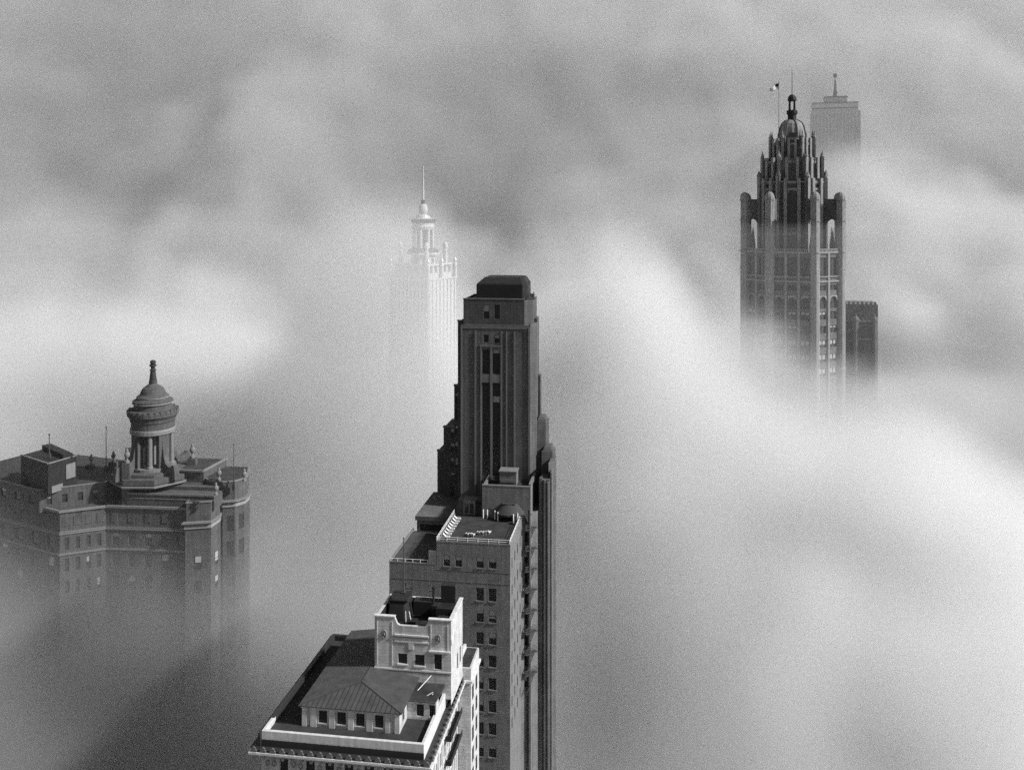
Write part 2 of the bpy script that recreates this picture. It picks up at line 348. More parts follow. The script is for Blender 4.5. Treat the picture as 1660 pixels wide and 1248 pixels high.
k_ = MB().box(P0+.5, P1-.5, PV+.5, PB-.5, PD-.1, PD).box(P0+3.45,P0+9.05,PV+.5,PV+.56,PD,121.7).box(P0+.5, P0+.56, PV+.56, PB-.5, PD, PTOP-.25).box(P0+.56,P1-.56,PB-.56,PB-.5,PD,PTOP-.45)
k_.build('penthouse_roof', M['soot_shade'], NB)
MB().prism([(P0+.9,PB-5.4),(P0+4.0,PB-5.4),(P0+4.7,PB-4.6),(P0+4.7,PB-.9),(P0+.6,PB-.9),(P0+.6,PB-4.8)],PD,123.6,[(P0+1.2,PB-4.6),(P0+3.6,PB-4.6),(P0+4.2,PB-4.0),(P0+4.2,PB-1.2),(P0+.9,PB-1.2),(P0+.9,PB-4.0)]).box(P0+.9,P0+4.4,PB-4.8,PB-.8,123.6,124.0).box(P0+1.2,P0+1.6,PB-4.7,PB-4.3,124.0,124.5).build('tank_house', M['soot_shade'], NB, .12)
MB().box(P0+4.7, P0+9.2, PB-2.6, PB-.7, PD, 123.0).build('roof_screen', M['soot_shade'], NB, .08)
MB().box(P0+9.2,P1-.6,PB-5.0,PB-.7,PD,123.1).box(P0+9.6,P1-.7,PB-2.6,PB-.7,123.1,126.0).box(P0+8.4,P0+9.6,PB-4.6,PB-3.2,PD,123.3).build('lift_housing', M['soot_shade'], NB, .06)
for q in ((P0+10.3,PV+1.4,1.5,1.9),(P0+5.2,PV+2.4,1.1,.7),(P0+7.4,PV+1.3,1.4,.9),(P0+1.2,PV+1.0,1.2,1.4)):
    MB().box(q[0],q[0]+q[2],q[1],q[1]+1.2,PD,PD+q[3]).box(q[0]-.12,q[0]+q[2]+.12,q[1]-.12,q[1]+1.32,PD+q[3],PD+q[3]+.15).build('roof_hatch', M['soot_shade'], NB)
MB().cyl(P0+8.6,PB-3.9,PD,125.9,.2,n=8).cyl(P0+8.6,PB-3.9,125.9,126.2,.32,n=8).build('vent_stack', M['soot_shade'], NB)
for x0, x1 in ((P0+4.5,P0+4.35),(P0+5.5,P0+4.95)):
    MB().tube((x0,PV+3.0,PD),(x1,PV+3.3,PD+2.1),.07).build('prop', M['white'], NB)
# flagpole on top of the tank house
fp = thing('flagpole', 'tall thin dark pole on the penthouse roof of the white building', 'flagpole', (0,0,0), 0, 'roof flagpoles')
def place_local(root, B, u, v, z): 
    ca, sa = math.cos(B.rotation_euler.z), math.sin(B.rotation_euler.z)
    root.location = (B.location.x+u*ca-v*sa, B.location.y+u*sa+v*ca, z); root.rotation_euler.z = B.rotation_euler.z
place_local(fp, NB, P0+2.9, PB-2.0, 124.0)
MB().cyl(0,0,0,9.3,.13,.08,8).build('pole', M['pole'], fp); MB().lathe(0,0,[(.02,9.25),(.14,9.4),(.14,9.5),(.02,9.65)],8).build('finial', M['pole'], fp)
MB().box(-.3,.3,-.3,.3,0,.25).build('base', M['pole'], fp)
place = fp

# ================================================================== 2. grey stepped tower behind it
TW = thing('setback_tower', 'dark grey stepped skyscraper with tall slab tower behind the white building', 'building', (-0.41, 205, 0), ANG)
D1, D0 = 115.65, 110.5
L0, L1 = -27.6, -16.7
rowz = [(110.3,112.75),(103.0,105.9),(98.3,100.9),(93.4,96.0),(88.4,91.0),(83.4,86.0),(78.4,81.0),(73.4,76.0),(68.4,71.0)]
cols = [(-7.65,-5.95),(-4.85,-3.1)]
opsA = [(a-L1,b-L1,c,e) for c,e in rowz for a,b in cols] + [(-15.1-L1,-13.6-L1,110.3,112.75),(-12.4-L1,-10.9-L1,110.3,112.75)]
f_ = MB().wall((L1,0),(0,0),40,D1-.1,opsA,.35)
opsL = [(3.6,5.3,103.2,106.0),(9.0,10.5,102.9,105.9)]
f_.wall((L0,0),(L1,0),40,D0-.05,opsL,.35)
opsR = [(a,a+1.3,z-2.5,z) for z in (112,105.9,100.9,96,91,86,81,76) for a in (2.2,6.6,11.0,15.4)]
f_.wall((0,0),(0,18.5),40,D1-.1,opsR,.35)
f_.box(L1+.02,-.38,.38,18.5,30,D1-.35).box(L0+.02,L1,.38,21,30,D0-.35).wall((L0,21),(L0,0),40,D0,[]).wall((L1,10),(L1,0),D0-1,D1,[])
f_.box(L0,0,0,70,0,40)
f_.build('front_block', M['brick'], TW)
for o in opsA: window(TW, (L1,0),(0,0), o, .33, 'sash', blind=(.45 if o[2] > 110 else random.choice([0,0,0,.3,.5])))
for o in opsL: window(TW, (L0,0),(L1,0), o, .33, 'sash', blind=.9)
for o in opsR: window(TW, (0,0),(0,18.5), o, .33, 'sash')
for a,b,c,e in opsA: MB().box(L1+a-.1,L1+b+.1,-.15,0,c-.25,c).build('window_sill', M['towertrim'], TW)
s_ = MB()
s_.box(L0,0,-.06,0,106.9,107.05).box(L1-.02,.05,-.06,0,109.4,109.5)
s_.build('string_course', M['towertrim'], TW)
# decks with white rail
MB().box(L1+.3,-.38,.38,18.4,D1-.35,D1-.2).build('upper_deck', M['tar'], TW)
MB().box(L0+.3,L1,.38,21,D0-.35,D0-.2).build('lower_deck', M['tile'], TW)
pr = MB().box(L1-.1,.05,-.05,.33,D1-.1,D1+.25).box(-.33,.05,.33,18.4,D1-.1,D1+.3).box(L1-.1,L1+.28,.33,19,D0-.3,D1+.2)
pr.box(L0-.05,L1-.1,-.05,.33,D0-.05,D0+.2).box(L0-.05,L0+.3,.33,21,D0-.05,D0+.45).box(L1-1.8,L1-.1,-.05,.9,D0+.2,D0+3.0)
pr.build('parapet', M['limetrim'], TW)
rl = MB()
for z in (.45,.9):
    rl.tube((L1,.12,D1+.2+z),(0,.12,D1+.2+z),.05,5).tube((-.12,.12,D1+.25+z),(-.12,18,D1+.25+z),.05,5).tube((L1+.1,.12,D1+.2+z),(L1+.1,19,D1+.2+z),.05,5)
rl.tube((L0,.12,D0+.85),(L1-1.8,.12,D0+.85),.05,5)
for k in range(8): rl.box(L1+16.5*k/7-.06,L1+16.5*k/7+.06,.05,.18,D1+.2,D1+1.15)
for k in range(10): rl.box(L1+.03,L1+.16,2*k+.0,2*k+.12,D1+.2,D1+1.15).box(-.18,-.06,1.95*k,1.95*k+.12,D1+.25,D1+1.2)
for k in range(6): rl.box(L0+.1+1.75*k,L0+.22+1.75*k,.05,.18,D0+.2,D0+.9)
rl.build('railing', M['white'], TW)
# left rear block
z2 = 114.3
lb = MB().wall((L0+1.2,20.5),(L1,20.5),D0-.3,z2-1.0,[(.8,7.6,D0+.0,z2-2.0)],.8).box(L0+1.2,L1,21.4,40,30,z2-1.0).box(L0+1.2,L0+1.6,20.5,21.4,D0-.3,z2-1.0)
lb.build('rear_block', M['brick'], TW)
MB().box(L0+.8,L1+.2,20.1,40,z2-1.0,z2).build('rear_roof_slab', M['towerstone'], TW)
MB().box(L0+1.9,L1-1.6,21.2,21.35,D0-.2,z2-2.0).build('shopfront_glass', M['glass'], TW)
# middle block with arch, under the tower
zt = 123.0
mbk = MB().box(-9.65,2.2,18.5,19.0,117.6,zt)
mbk.box(-9.65,-8.4,18.5,19.0,D1-.3,117.6).box(1.9,2.2,18.5,19.0,100,117.6).arch((-7.2,18.75),(1.6,18.75),.5,0,117.6,114.6)
mbk.box(-8.4,-7.2,18.55,18.95,D1-.3,117.6).box(-9.65,-9.15,19,30,D1-.3,zt).box(1.7,2.2,19,30,40,zt+.5).box(-9.15,1.7,21,30,40,zt-1.3)
mbk.box(L1,-9.65,24.0,30,40,117.5)
mbk.box(-16.7,-9.65,22.0,24.0,40,D1+1)
mbk.build('middle_block', M['brick'], TW)
MB().box(-9.15,1.7,19,30,zt-1.3,zt-1.2).build('middle_roof', M['tar'], TW)
MB().box(-9.7,2.25,18.44,19.06,zt,zt+.3).box(1.66,2.26,19.06,30,zt+.5,zt+.75).build('middle_coping', M['limetrim'], TW)
ph = MB().box(-6.2,-2.0,23.6,27,zt-1.2,zt+2.1); ph.build('roof_cabin', M['brick'], TW); MB().box(-6.4,-1.8,23.4,27.2,zt+2.1,zt+2.35).box(-6.0,-2.2,23.5,23.58,zt-.4,zt+.3).build('cabin_roof', M['limetrim'], TW)
MB().box(-14.6,-11.6,19.8,20.3,D1-.2,D1+3.0).box(-14.6,-14.3,20.3,23,D1-.2,D1+3.0).box(-14.7,-11.5,19.7,23,D1+3.0,D1+3.2).build('stair_house', M['limetrim'], TW)
MB().box(-14.2,-13.3,19.74,19.8,D1+.1,D1+2.5).box(-12.9,-12.0,19.74,19.8,D1+.1,D1+2.5).build('stair_door', M['glass'], TW)
# canvas awning under the arch
aw_ = MB(); n = 14
for k in range(n):
    a0, a1 = math.pi*k/n, math.pi*(k+1)/n; cx, cy, r = -2.9, 18.5, 3.7
    aw_.add([(cx-r*math.cos(a0), cy-r*.9*math.sin(a0), D1+1.5),(cx-r*math.cos(a1), cy-r*.9*math.sin(a1), D1+1.5),(cx-r*math.cos(a1)*.45, cy-r*.3*math.sin(a1), D1+3.6),(cx-r*math.cos(a0)*.45, cy-r*.3*math.sin(a0), D1+3.6)],[(0,1,2,3)])
    aw_.add([(cx-r*math.cos(a0), cy-r*.9*math.sin(a0), D1+1.5),(cx-r*math.cos(a1), cy-r*.9*math.sin(a1), D1+1.5),(cx-r*math.cos(a1), cy-r*.9*math.sin(a1), D1+1.1),(cx-r*math.cos(a0), cy-r*.9*math.sin(a0), D1+1.1)],[(0,1,2,3)])
aw_.add([(-4.6,18.4,D1+3.6),(-1.2,18.4,D1+3.6),(-1.2,17.2,D1+3.6),(-4.6,17.2,D1+3.6)],[(0,1,2,3)])
AWN = aw_.build('awning', M['canvas'], TW)
pw = MB()
for x, y in ((-6.3,17.2),(-5.4,16.2),(-1.5,15.2),(-.6,16.0),(-9.2,17.6),(-8.2,17.6)): pw.tube((x,y,D1-.2),(x,y,D1+1.9),.14,8)
pw.build('awning_post', M['white'], AWN)
# slab tower
tv = 28.0
stone = MB()
TL, TR, TT = -16.9, 0.9, 160.8
slots = [(5.6,7.5,148.6,154.6),(8.2,10.1,148.6,154.6),(5.6,7.5,122.8,146.2),(8.2,10.1,122.8,146.2),(5.9,7.2,156.4,158.4),(8.7,10.0,156.4,158.4)]
stone.wall((TL,tv),(TR,tv),100,TT,slots,.5).box(TL,TR,tv+.52,42,100,TT)
stone.prism([(TR,tv),(TR+1.5,tv+1.4),(TR+.9,38),(TR,42)],100,TT+.4)
stone.build('tower_shaft', M['towerstone'], TW)
wp = []
for a,b,c,e in slots:
    hh = e-c; nseg = max(1, round(hh/3.4))
    for k in range(nseg): window(TW, (TL,tv),(TR,tv), (a,b,c+hh*k/nseg,c+hh*(k+1)/nseg), .48, 'sash')
rb = MB()
for x, wd, t in ((TL+.02,.35,TT-.5),(TL+3.6,.4,TT-1.5),(TL+5.05,.35,155.3),(TL+7.62,.46,155.3),(TL+10.3,.4,TT-1.5),(TL+11.6,.3,TT-1.5),(TL+13.6,.35,TT-1.5),(TR-.5,.48,TT-.5)):
    rb.box(x,x+wd,tv-.22,tv,118,t)
rb.box(TL+4.9,TL+10.8,tv-.2,tv,155.3,155.8).box(TL,TR,tv-.12,tv,TT-.9,TT-.3).box(TL+5.4,TL+10.3,tv-.15,tv,146.3,148.3)
rb.build('tower_pilasters', M['towertrim'], TW)
# crown, top block
cz = 167.2
cr = MB().wall((-16.4,tv+1),(-.7,tv+1),TT,cz,[(5.2,6.7,162.3,165.9),(8.0,9.4,162.3,165.9)],.4)
cr.box(-16.4,-.7,tv+1.42,44,TT-.1,cz-.4).box(-16.4,-16.0,tv+1,44,cz-.4,cz).box(-16.4,-.7,43.6,44,cz-.4,cz)
cr.prism([(-.7,tv+1),(1.2,tv+3.2),(1.5,tv+5),(1.0,41),(-.7,44)],TT-.1,cz-.3)
cr.build('crown', M['crown'], TW)
for o in [(5.2,6.7,162.3,165.9),(8.0,9.4,162.3,165.9)]: window(TW, (-16.4,tv+1),(-.7,tv+1), o, .38, 'sash')
MB().box(-16.5,-.6,tv+.9,tv+1.5,cz,cz+.25).box(-.6,1.5,tv+4.6,tv+5,cz-.3,cz+.2).build('crown_coping', M['towertrim'], TW)
TBP = [(-13.6,tv+4),(-1.6,tv+4),(-.4,tv+5.2),(-1.0,44),(-1.8,45),(-13.6,45)]; TBQ = [(-13.5,tv+4.1),(-1.7,tv+4.1),(-.5,tv+5.3),(-1.1,43.9),(-1.9,44.9),(-13.5,44.9)]; TBR = [(-12.0,tv+6.8),(-2.6,tv+6.8),(-1.5,tv+7.6),(-2.0,42.6),(-2.9,43.5),(-12.0,43.5)]
MB().prism(TBP,cz-.4,170.9).prism(TBQ,170.9,172.4,TBR).build('top_block', M['soot_shade'], TW, .15)
for q in (MB().tube((.5,tv+5,cz-.3),(.5,tv+5,cz+1.4),.12), MB().tube((1.0,tv+6.5,cz-.3),(1.0,tv+6.5,cz+1.6),.12), MB().box(.0,.9,tv+7.5,tv+9.5,cz-.3,cz+.9)): q.build('roof_vent', M['crown'], TW)
# stepped shoulders either side
sh = MB()
sh.box(-18.3,TL,tv+3,44,100,161.2).box(-19.9,-18.3,tv+6,46,100,144.0).box(-23.4,-19.9,tv+9,48,100,132.4).box(-26.0,-23.4,tv+13,50,100,125.0)
sh.box(TR+.5,2.15,tv+4.5,36.5,100,162.3).box(TR+.5,2.85,tv+6,36,100,147.5).prism([(2.2,tv+2),(4.6,tv+2.6),(5.2,tv+4),(5.0,34),(2.2,34)],60,136.6).prism([(2.4,tv+2.4),(4.5,tv+3),(5.0,tv+4),(4.8,34),(2.4,34)],136.6,137.6,[(2.8,tv+2.9),(4.0,tv+3.5),(4.4,tv+4.2),(4.3,33.6),(2.8,33.6)]).prism([(3.6,tv+1),(6.4,tv+1.6),(6.9,tv+2.6),(6.7,34),(3.6,34)],40,129.2).prism([(3.8,tv+1.3),(6.2,tv+1.9),(6.7,tv+2.7),(6.5,33.8),(3.8,33.8)],129.2,130.2,[(4.2,tv+1.8),(5.8,tv+2.3),(6.1,tv+3),(6.0,33.4),(4.2,33.4)])
sh.box(L0+2,L1,40.5,66,40,116)
sh.build('shoulder', M['crown'], TW, .12)
sh = MB()
for x0,x1,v,z in ((-18.3,TL,tv+3,161.2),(-19.9,-18.3,tv+6,144.0),(-23.4,-19.9,tv+9,132.4),(-26,-23.4,tv+13,125)): sh.box(x0-.1,x1,v-.15,v+1.0,z,z+.35)
for k in range(5): sh.box(-21.9+.01,-20.9,tv+8.8,tv+9,112+3.9*k-.2,112+3.9*k+.1)
sh.build('shoulder_coping', M['towertrim'], TW)
for k in range(8): 
    o = window(TW, (-23.4,tv+8.86),(-19.9,tv+8.86), (1.9,3.0,102.8+3.9*k,105.0+3.9*k), .12, 'sash', blind=(.5 if k in (5,6,7) else 0))
for k in range(6): window(TW, (-19.9,tv+5.86),(-18.3,tv+5.86), (.3,1.3,118.6+4.2*k,121.2+4.2*k), .12, 'sash', blind=(.5 if k == 2 else 0))
# court on the right with fire escapes, and the tall end pier
ct = MB()
opsF = [(.9,2.0,z-2.5,z) for z in (112,107,102,97,92,87,82,77)]
ct.wall((0,18.6),(3.8,22.5),40,116.4,opsF,.3).prism([(0.02,19.1),(3.6,22.9),(3.6,30),(0.02,30)],30,116.2)
ct.build('court_wall', M['brick'], TW)
for o in opsF: window(TW, (0,18.6),(3.8,22.5), o, .28, 'sash')
pr = MB()
for x0, x1, v0 in ((3.8,4.6,22.2),(4.9,5.4,22.0),(5.7,6.2,22.0)): pr.box(x0,x1,v0,v0+.6,30,124.5-(x0-3.8)*.5)
pr.box(3.8,6.4,22.5,28,30,124.0).box(6.4,6.9,23.2,30,30,125.6).prism([(5.8,25),(7.5,27),(6.9,34),(5.8,34)],30,127.4)
pr.build('end_pier', M['towerstone'], TW, .1)
def fire_escape(z):
    fr = MB().box(0,3.6,-1.5,0,-.14,0)
    fr.tube((0,-1.12,1.0),(3.6,-1.12,1.0),.05,5).tube((0,-1.12,.5),(3.6,-1.12,.5),.035,5).tube((3.58,0,1.0),(3.58,-1.12,1.0),.05,5)
    for k in range(13): fr.tube((.3*k,-1.12,0),(.3*k,-1.12,1.0),.03,4)
    fr.tube((.4,-.6,-4.9),(3.0,-.6,-.1),.09,5).tube((.4,-1.0,-4.9),(3.0,-1.0,-.1),.09,5)
    for k in range(14): fr.tube((.4+.19*k,-.6,-4.9+.35*k),(.4+.19*k,-1.0,-4.9+.35*k),.05,4)
    return fr
fmesh = fire_escape(0).mesh('fire_escape'); fmesh.materials.append(M['pole'])
FE = thing('fire_escape', 'dark iron fire escape zigzagging down the right side of the grey skyscraper', 'fire escape', (0,0,0)); place_local(FE, TW, .1, 18.6, 0)
for z in (113.0,108.0,103.0,98.0,93.0,88.0,83.0,78.0):
    o = bpy.data.objects.new('landing', fmesh); C.objects.link(o); o.parent = FE; o.location = (.1,0,z); o.rotation_euler.z = math.atan2(3.9,3.8)
# angled flagpole standing out over the right hand parapet
sp_ = thing('spar', 'short dark spar leaning out over the side parapet of the roof terrace', 'pole', (0,0,0)); place_local(sp_, TW, -.1, 14.5, D1)
MB().tube((-.6,0,.9),(3.2,.4,2.3),.13,8,.09).build('pole', M['pole'], sp_); MB().lathe(-.5,0,[(.1,-.0),(.5,.5),(.5,1.0),(.15,1.4)],10).build('base', M['pole'], sp_)
# deck chairs
def deck_chair():
    t = thing('deck_chair', '', 'chair', (0,0,0), 0, 'white chairs on the roof terrace')
    s = MB().add([(-.3,-.9,.35),(.3,-.9,.35),(.3,.1,.32),(-.3,.1,.32),(-.3,-.9,.40),(.3,-.9,.40),(.3,.1,.37),(-.3,.1,.37)],[(3,2,1,0),(4,5,6,7),(0,1,5,4),(1,2,6,5),(2,3,7,6),(3,0,4,7)]); s.build('seat', M['white'], t)
    b = MB().add([(-.3,.1,.33),(.3,.1,.33),(.3,.75,.95),(-.3,.75,.95),(-.3,.06,.38),(.3,.06,.38),(.3,.71,1.0),(-.3,.71,1.0)],[(3,2,1,0),(4,5,6,7),(0,1,5,4),(1,2,6,5),(2,3,7,6),(3,0,4,7)]); b.build('backrest', M['white'], t)
    for x in (-.28,.28):
        MB().tube((x,-.8,0),(x,-.8,.55),.03).build('leg', M['white'], t); MB().tube((x,.3,0),(x,.1,.55),.03).build('leg', M['white'], t)
    MB().box(-.36,-.27,-.8,.3,.55,.59).box(.27,.36,-.8,.3,.55,.59).build('armrest', M['white'], t)
    return t
chair_at = [(-10.7,4.9,178,'white deck chair at the left end of the front row on the terrace'),(-10.0,5.0,188,'white deck chair in the middle of the front row on the terrace'),
            (-9.35,4.8,172,'white deck chair at the right end of the front row on the terrace'),(-8.3,6.3,185,'white deck chair at the left end of the rear row on the terrace'),
            (-7.55,6.5,176,'white deck chair second in the rear row on the terrace'),(-6.85,6.6,190,'white deck chair third in the rear row on the terrace'),
            (-6.1,7.0,165,'white deck chair at the right end of the rear row near the awning')]
labs = ['nearest the front railing corner','second along the left railing','third along the left railing','fourth along the left railing','fifth along the left railing','sixth along the left railing','seventh along the left railing','last along the left railing near the stair house']
for k in range(8): chair_at.append((-15.2,3.2+1.75*k,90+6*((k*7)%3-1),'white deck chair '+labs[k]))
for k in range(len(chair_at)): pass
ch0 = deck_chair(); ch0.scale = (1,1,1)
for k,(u,v,rz,lab) in enumerate(chair_at):
    c = ch0 if k == 0 else copy_tree(ch0)
    place_local(c, TW, u, v, D1-.2); c.rotation_euler.z += R(rz); c['label'] = lab

# ================================================================== 3. domed building on the left, half sunk in the fog
LG = thing('domed_building', 'grey limestone office building with round columned cupola and roof urns rising from fog at left', 'building', (0,0,0))
ZR = 91.8
def at_z(x, y, z): Y = (H-z)*F/(y-YH); return ((x-830)/F*Y, Y)
def lerp(a, b, t): return (a[0]+(b[0]-a[0])*t, a[1]+(b[1]-a[1])*t)
A = at_z(97,831,ZR)                                          # near corner
Bc = at_z(172,822,ZR)                                        # bend of the front
Cc = at_z(309,826,ZR)                                        # start of the right pavilion
Lf = at_z(-75,789,ZR)
Dp0 = (Cc[0]-.2, Cc[1]-2.2); 
back = (A[0]+8, A[1]+62)
rowsL = [(86.5,90.0),(79.8,83.6),(72.6,76.8),(65.6,69.6),(58.5,62.5),(51.5,55.5),(44.5,48.5)]
wl = MB()
def face(mb, p0, p1, z0, z1, nwin, rws, frac=.5, depth=.5, parent=LG, style='sash', m0=.5):
    L = math.dist(p0, p1); step = (L-2*m0)/nwin
    ops = [(m0+step*(k+.5-frac/2), m0+step*(k+.5+frac/2), c, e) for k in range(nwin) for c, e in rws]
    mb.wall(p0, p1, z0, z1, ops, depth)
    for o in ops: window(parent, p0, p1, o, depth-.02, style)
def inset(p0, p1, t):                                        # core polygon helper: shift both points inwards
    d = Vector((p1[0]-p0[0], p1[1]-p0[1])).normalized(); n = Vector((d.y,-d.x))*t
    return (p0[0]-n.x, p0[1]-n.y), (p1[0]-n.x, p1[1]-n.y)
rws = [(79.4,83.4),(72.4,76.8),(65.4,69.4)]
face(wl, Lf, A, 20, ZR, 7, rws, .42)
face(wl, A, Bc, 20, ZR, 4, rws, .42)
face(wl, Bc, Cc, 20, ZR, 5, rws, .45)
bl = (Lf[0]+20, Lf[1]+34); br = (Cc[0]+8, Cc[1]+34)
i1, i2 = inset(Lf, A, .5); i3, i4 = inset(A, Bc, .5); i5, i6 = inset(Bc, Cc, .5)
wl.prism([i1, ((i2[0]+i3[0])/2, max(i2[1],i3[1])+.15), (i5[0],i5[1]+.1), i6, br, bl], 0, ZR-.05)
wl.build('wall', M['limestone'], LG)
def band(mb, pts, z0, z1, out, inn=.3):
    for p0, p1 in zip(pts, pts[1:]):
        d = Vector((p1[0]-p0[0], p1[1]-p0[1])).normalized(); n = Vector((d.y,-d.x)); c = (out-inn)/2
        mb.slab((p0[0]+n.x*c-d.x*out*.4, p0[1]+n.y*c-d.y*out*.4), (p1[0]+n.x*c+d.x*out*.4, p1[1]+n.y*c+d.y*out*.4), out+inn, z0, z0, z1)
cb = MB(); band(cb, [Lf,A,Bc,Cc], ZR, ZR+.7, .5); band(cb, [Lf,A,Bc,Cc], 77.9, 78.5, .35, 0); band(cb, [Lf,A,Bc,Cc], 84.6, 85.1, .3, 0); band(cb, [Lf,A,Bc,Cc], 85.2, 85.6, .15, 0)
cb.build('cornice_band', M['limetrim'], LG)
# square ornaments between the courses
for p0, p1, n in ((A,Bc,4),(Bc,Cc,5)):
    for k in range(n):
        c = lerp(p0,p1,(k+.5)/n); d = Vector((p1[0]-p0[0], p1[1]-p0[1])).normalized(); nn = Vector((d.y,-d.x))
        MB().slab((c[0]-d.x*1.0+nn.x*.08,c[1]-d.y*1.0+nn.y*.08),(c[0]+d.x*1.0+nn.x*.08,c[1]+d.y*1.0+nn.y*.08),.16,87.2,87.2,90.2).build('wall_panel', M['limestone'], LG)
# attic storey on the left (flat roof, four windows)
a0 = at_z(64,795,98.2); a1 = at_z(170,782,98.2); a2 = (a1[0]+7, a1[1]+26); aL = at_z(-70,762,98.2)
k1 = MB(); face(k1, a0, a1, ZR-1, 98.2, 4, [(93.2,96.0)], .36, .5); face(k1, aL, a0, ZR-1, 98.2, 6, [(93.2,96.0)], .4, .5)
j1, j2 = inset(a0,a1,.5); j3, j4 = inset(aL,a0,.5)
k1.prism([j3, (j1[0],j1[1]+.2), j2, a2, (aL[0]+14,aL[1]+30)], ZR-1, 97.3)
k1.wall(a1, a2, ZR-1, 98.2, [])
k1.build('attic_wall', M['limestone'], LG)
cb = MB(); band(cb, [aL,a0,a1,a2], 98.2, 98.55, .15, .35); cb.build('attic_coping', M['limetrim'], LG)
def irregular(poly, z0, z1, name, mat): return MB().prism(poly, z0, z1).build(name, mat, LG)
irregular([j3, (j1[0],j1[1]+.2), j2, a2, (aL[0]+14,aL[1]+30)], 97.3, 97.4, 'attic_roof', M['tar'])
# dark plant room with open frame
q0 = at_z(33,793,97.4); 
pc = at_z(78,798,97.4)
phs = MB()
px0, py0 = at_z(34,785,97.4); px1, py1 = at_z(78,801,97.4); px2, py2 = at_z(124,786,97.4)
poly = [(px0,py0),(px1,py1),(px2,py2),(px0+(px2-px1),py0+(py2-py1))]
zc = 107.2
phs.prism(poly, 97.4, zc); phs.build('plant_room', M['soot_shade'], LG)
def wp(name, mat, segs):
    m = MB()
    for p0, p1, th, z0, z1 in segs: m.slab(p0, p1, th, z0, z0, z1)
    return m.build(name, mat, LG)
wp('plant_room_coping', M['limetrim'], [(poly[0],poly[1],.5,zc,zc+.35),(poly[1],poly[2],.5,zc,zc+.35)])
off = lambda p, dx, dy: (p[0]+dx, p[1]+dy)
wp('plant_room_panel', M['limetrim'], [(off(lerp(poly[1],poly[2],.12),.1,-.25),off(lerp(poly[1],poly[2],.5),.1,-.25),.3,97.4,99.6),(off(lerp(poly[1],poly[2],.62),.1,-.25),off(lerp(poly[1],poly[2],.95),.1,-.25),.3,100.5,105.3)])
wp('water_tank', M['soot_shade'], [(lerp(poly[1],poly[2],.7),lerp(poly[0],poly[3],.9),3,zc,zc+1.4)])
# stepped base and central mass behind the front
c0 = at_z(206,806,96.0); c1 = at_z(349,800,96.0)
g0 = at_z(205,823,93.6); g1 = at_z(352,812,93.6)
ter = MB()
t0 = (Bc[0]+6.5, Bc[1]+1.2); t1 = (Cc[0]+7.5, Cc[1]+.8)
ter.prism([t0, t1, off(t1,2,24), off(t0,2,24)], ZR-.5, 95.8).prism([off(t0,0,6), off(t1,-1,6), off(t1,1,26), off(t0,1,26)], 95.8, 97.0)
ter.build('terrace_block', M['limestone'], LG)
s0 = off(t0,.2,10); s1 = off(t1,-7.0,9.5)
ub = MB(); u_ops = [(9,11.2,98.6,99.6),(13.2,15.4,98.6,99.6),(17.4,19.6,98.6,99.6)]
ub.wall(s0, s1, 97.0, 101.2, u_ops, .5); e0, e1 = inset(s0,s1,.5); ub.prism([e0,e1,off(e1,3,16),off(e0,3,16)],96.5,101.0)
ub.build('upper_wall', M['limestone'], LG)
for o in u_ops: window(LG, s0, s1, o, .48, 'plain')
cb = MB(); band(cb, [s0,s1,off(s1,3,16)], 101.2, 101.8, .5); band(cb, [s0,s1], 97.0, 97.5, .3, 0); band(cb, [t0,t1], 95.8, 96.4, .3, 0); band(cb,[t0,t1],94.4,94.7,.15,0); cb.build('upper_cornice', M['limetrim'], LG)
irregular([off(s0,.5,.6), off(s1,-.4,.6), off(s1,2.5,15.5), off(s0,3,15.5)], 101.3, 101.4, 'upper_roof', M['tar'])
# sloping slate roof between attic and cupola
sr0 = at_z(140,790,95.5); 
sl_ = MB(); q = (a2[0]-3, a2[1]-8)
sl_.prism([(a1[0]+2,a1[1]+6),(t0[0]+2,t0[1]+10),(t0[0]+4,t0[1]+28),(a1[0]-4,a1[1]+28)], ZR, 93.0, None)
sl_.add([(a1[0]+1,a1[1]+12,93.0),(t0[0]+4,t0[1]+12,93.0),(t0[0]+6,t0[1]+26,105.4),(a1[0]-4,a1[1]+26,103.2),(a1[0]-4,a1[1]+34,93),(t0[0]+6,t0[1]+34,93)],[(0,1,2,3),(3,2,5,4),(0,3,4),(1,5,2)])
sl_.build('slate_roof', M['tile'], LG)
# cupola
YC = 318.0; K = YC/F
CX = (248-830)/F*YC
zy = lambda y: H-(y-YH)*K
cu = MB()
def octo(r, a0=22.5, sx=1.0): return [(CX+r*sx*math.cos(R(a0+45*k)), YC+r*math.sin(R(a0+45*k))) for k in range(8)]
cu.prism(octo(13.2), 100.6, zy(770)).prism(octo(12.6), zy(770), zy(762), octo(11.6)).prism(octo(11.0), zy(762), zy(757))
cu.build('cupola_plinth', M['limestone'], LG)
MB().prism(octo(13.9), zy(774), zy(771.5)).prism(octo(12.2), zy(764), zy(762.2)).build('plinth_moulding', M['limetrim'], LG)
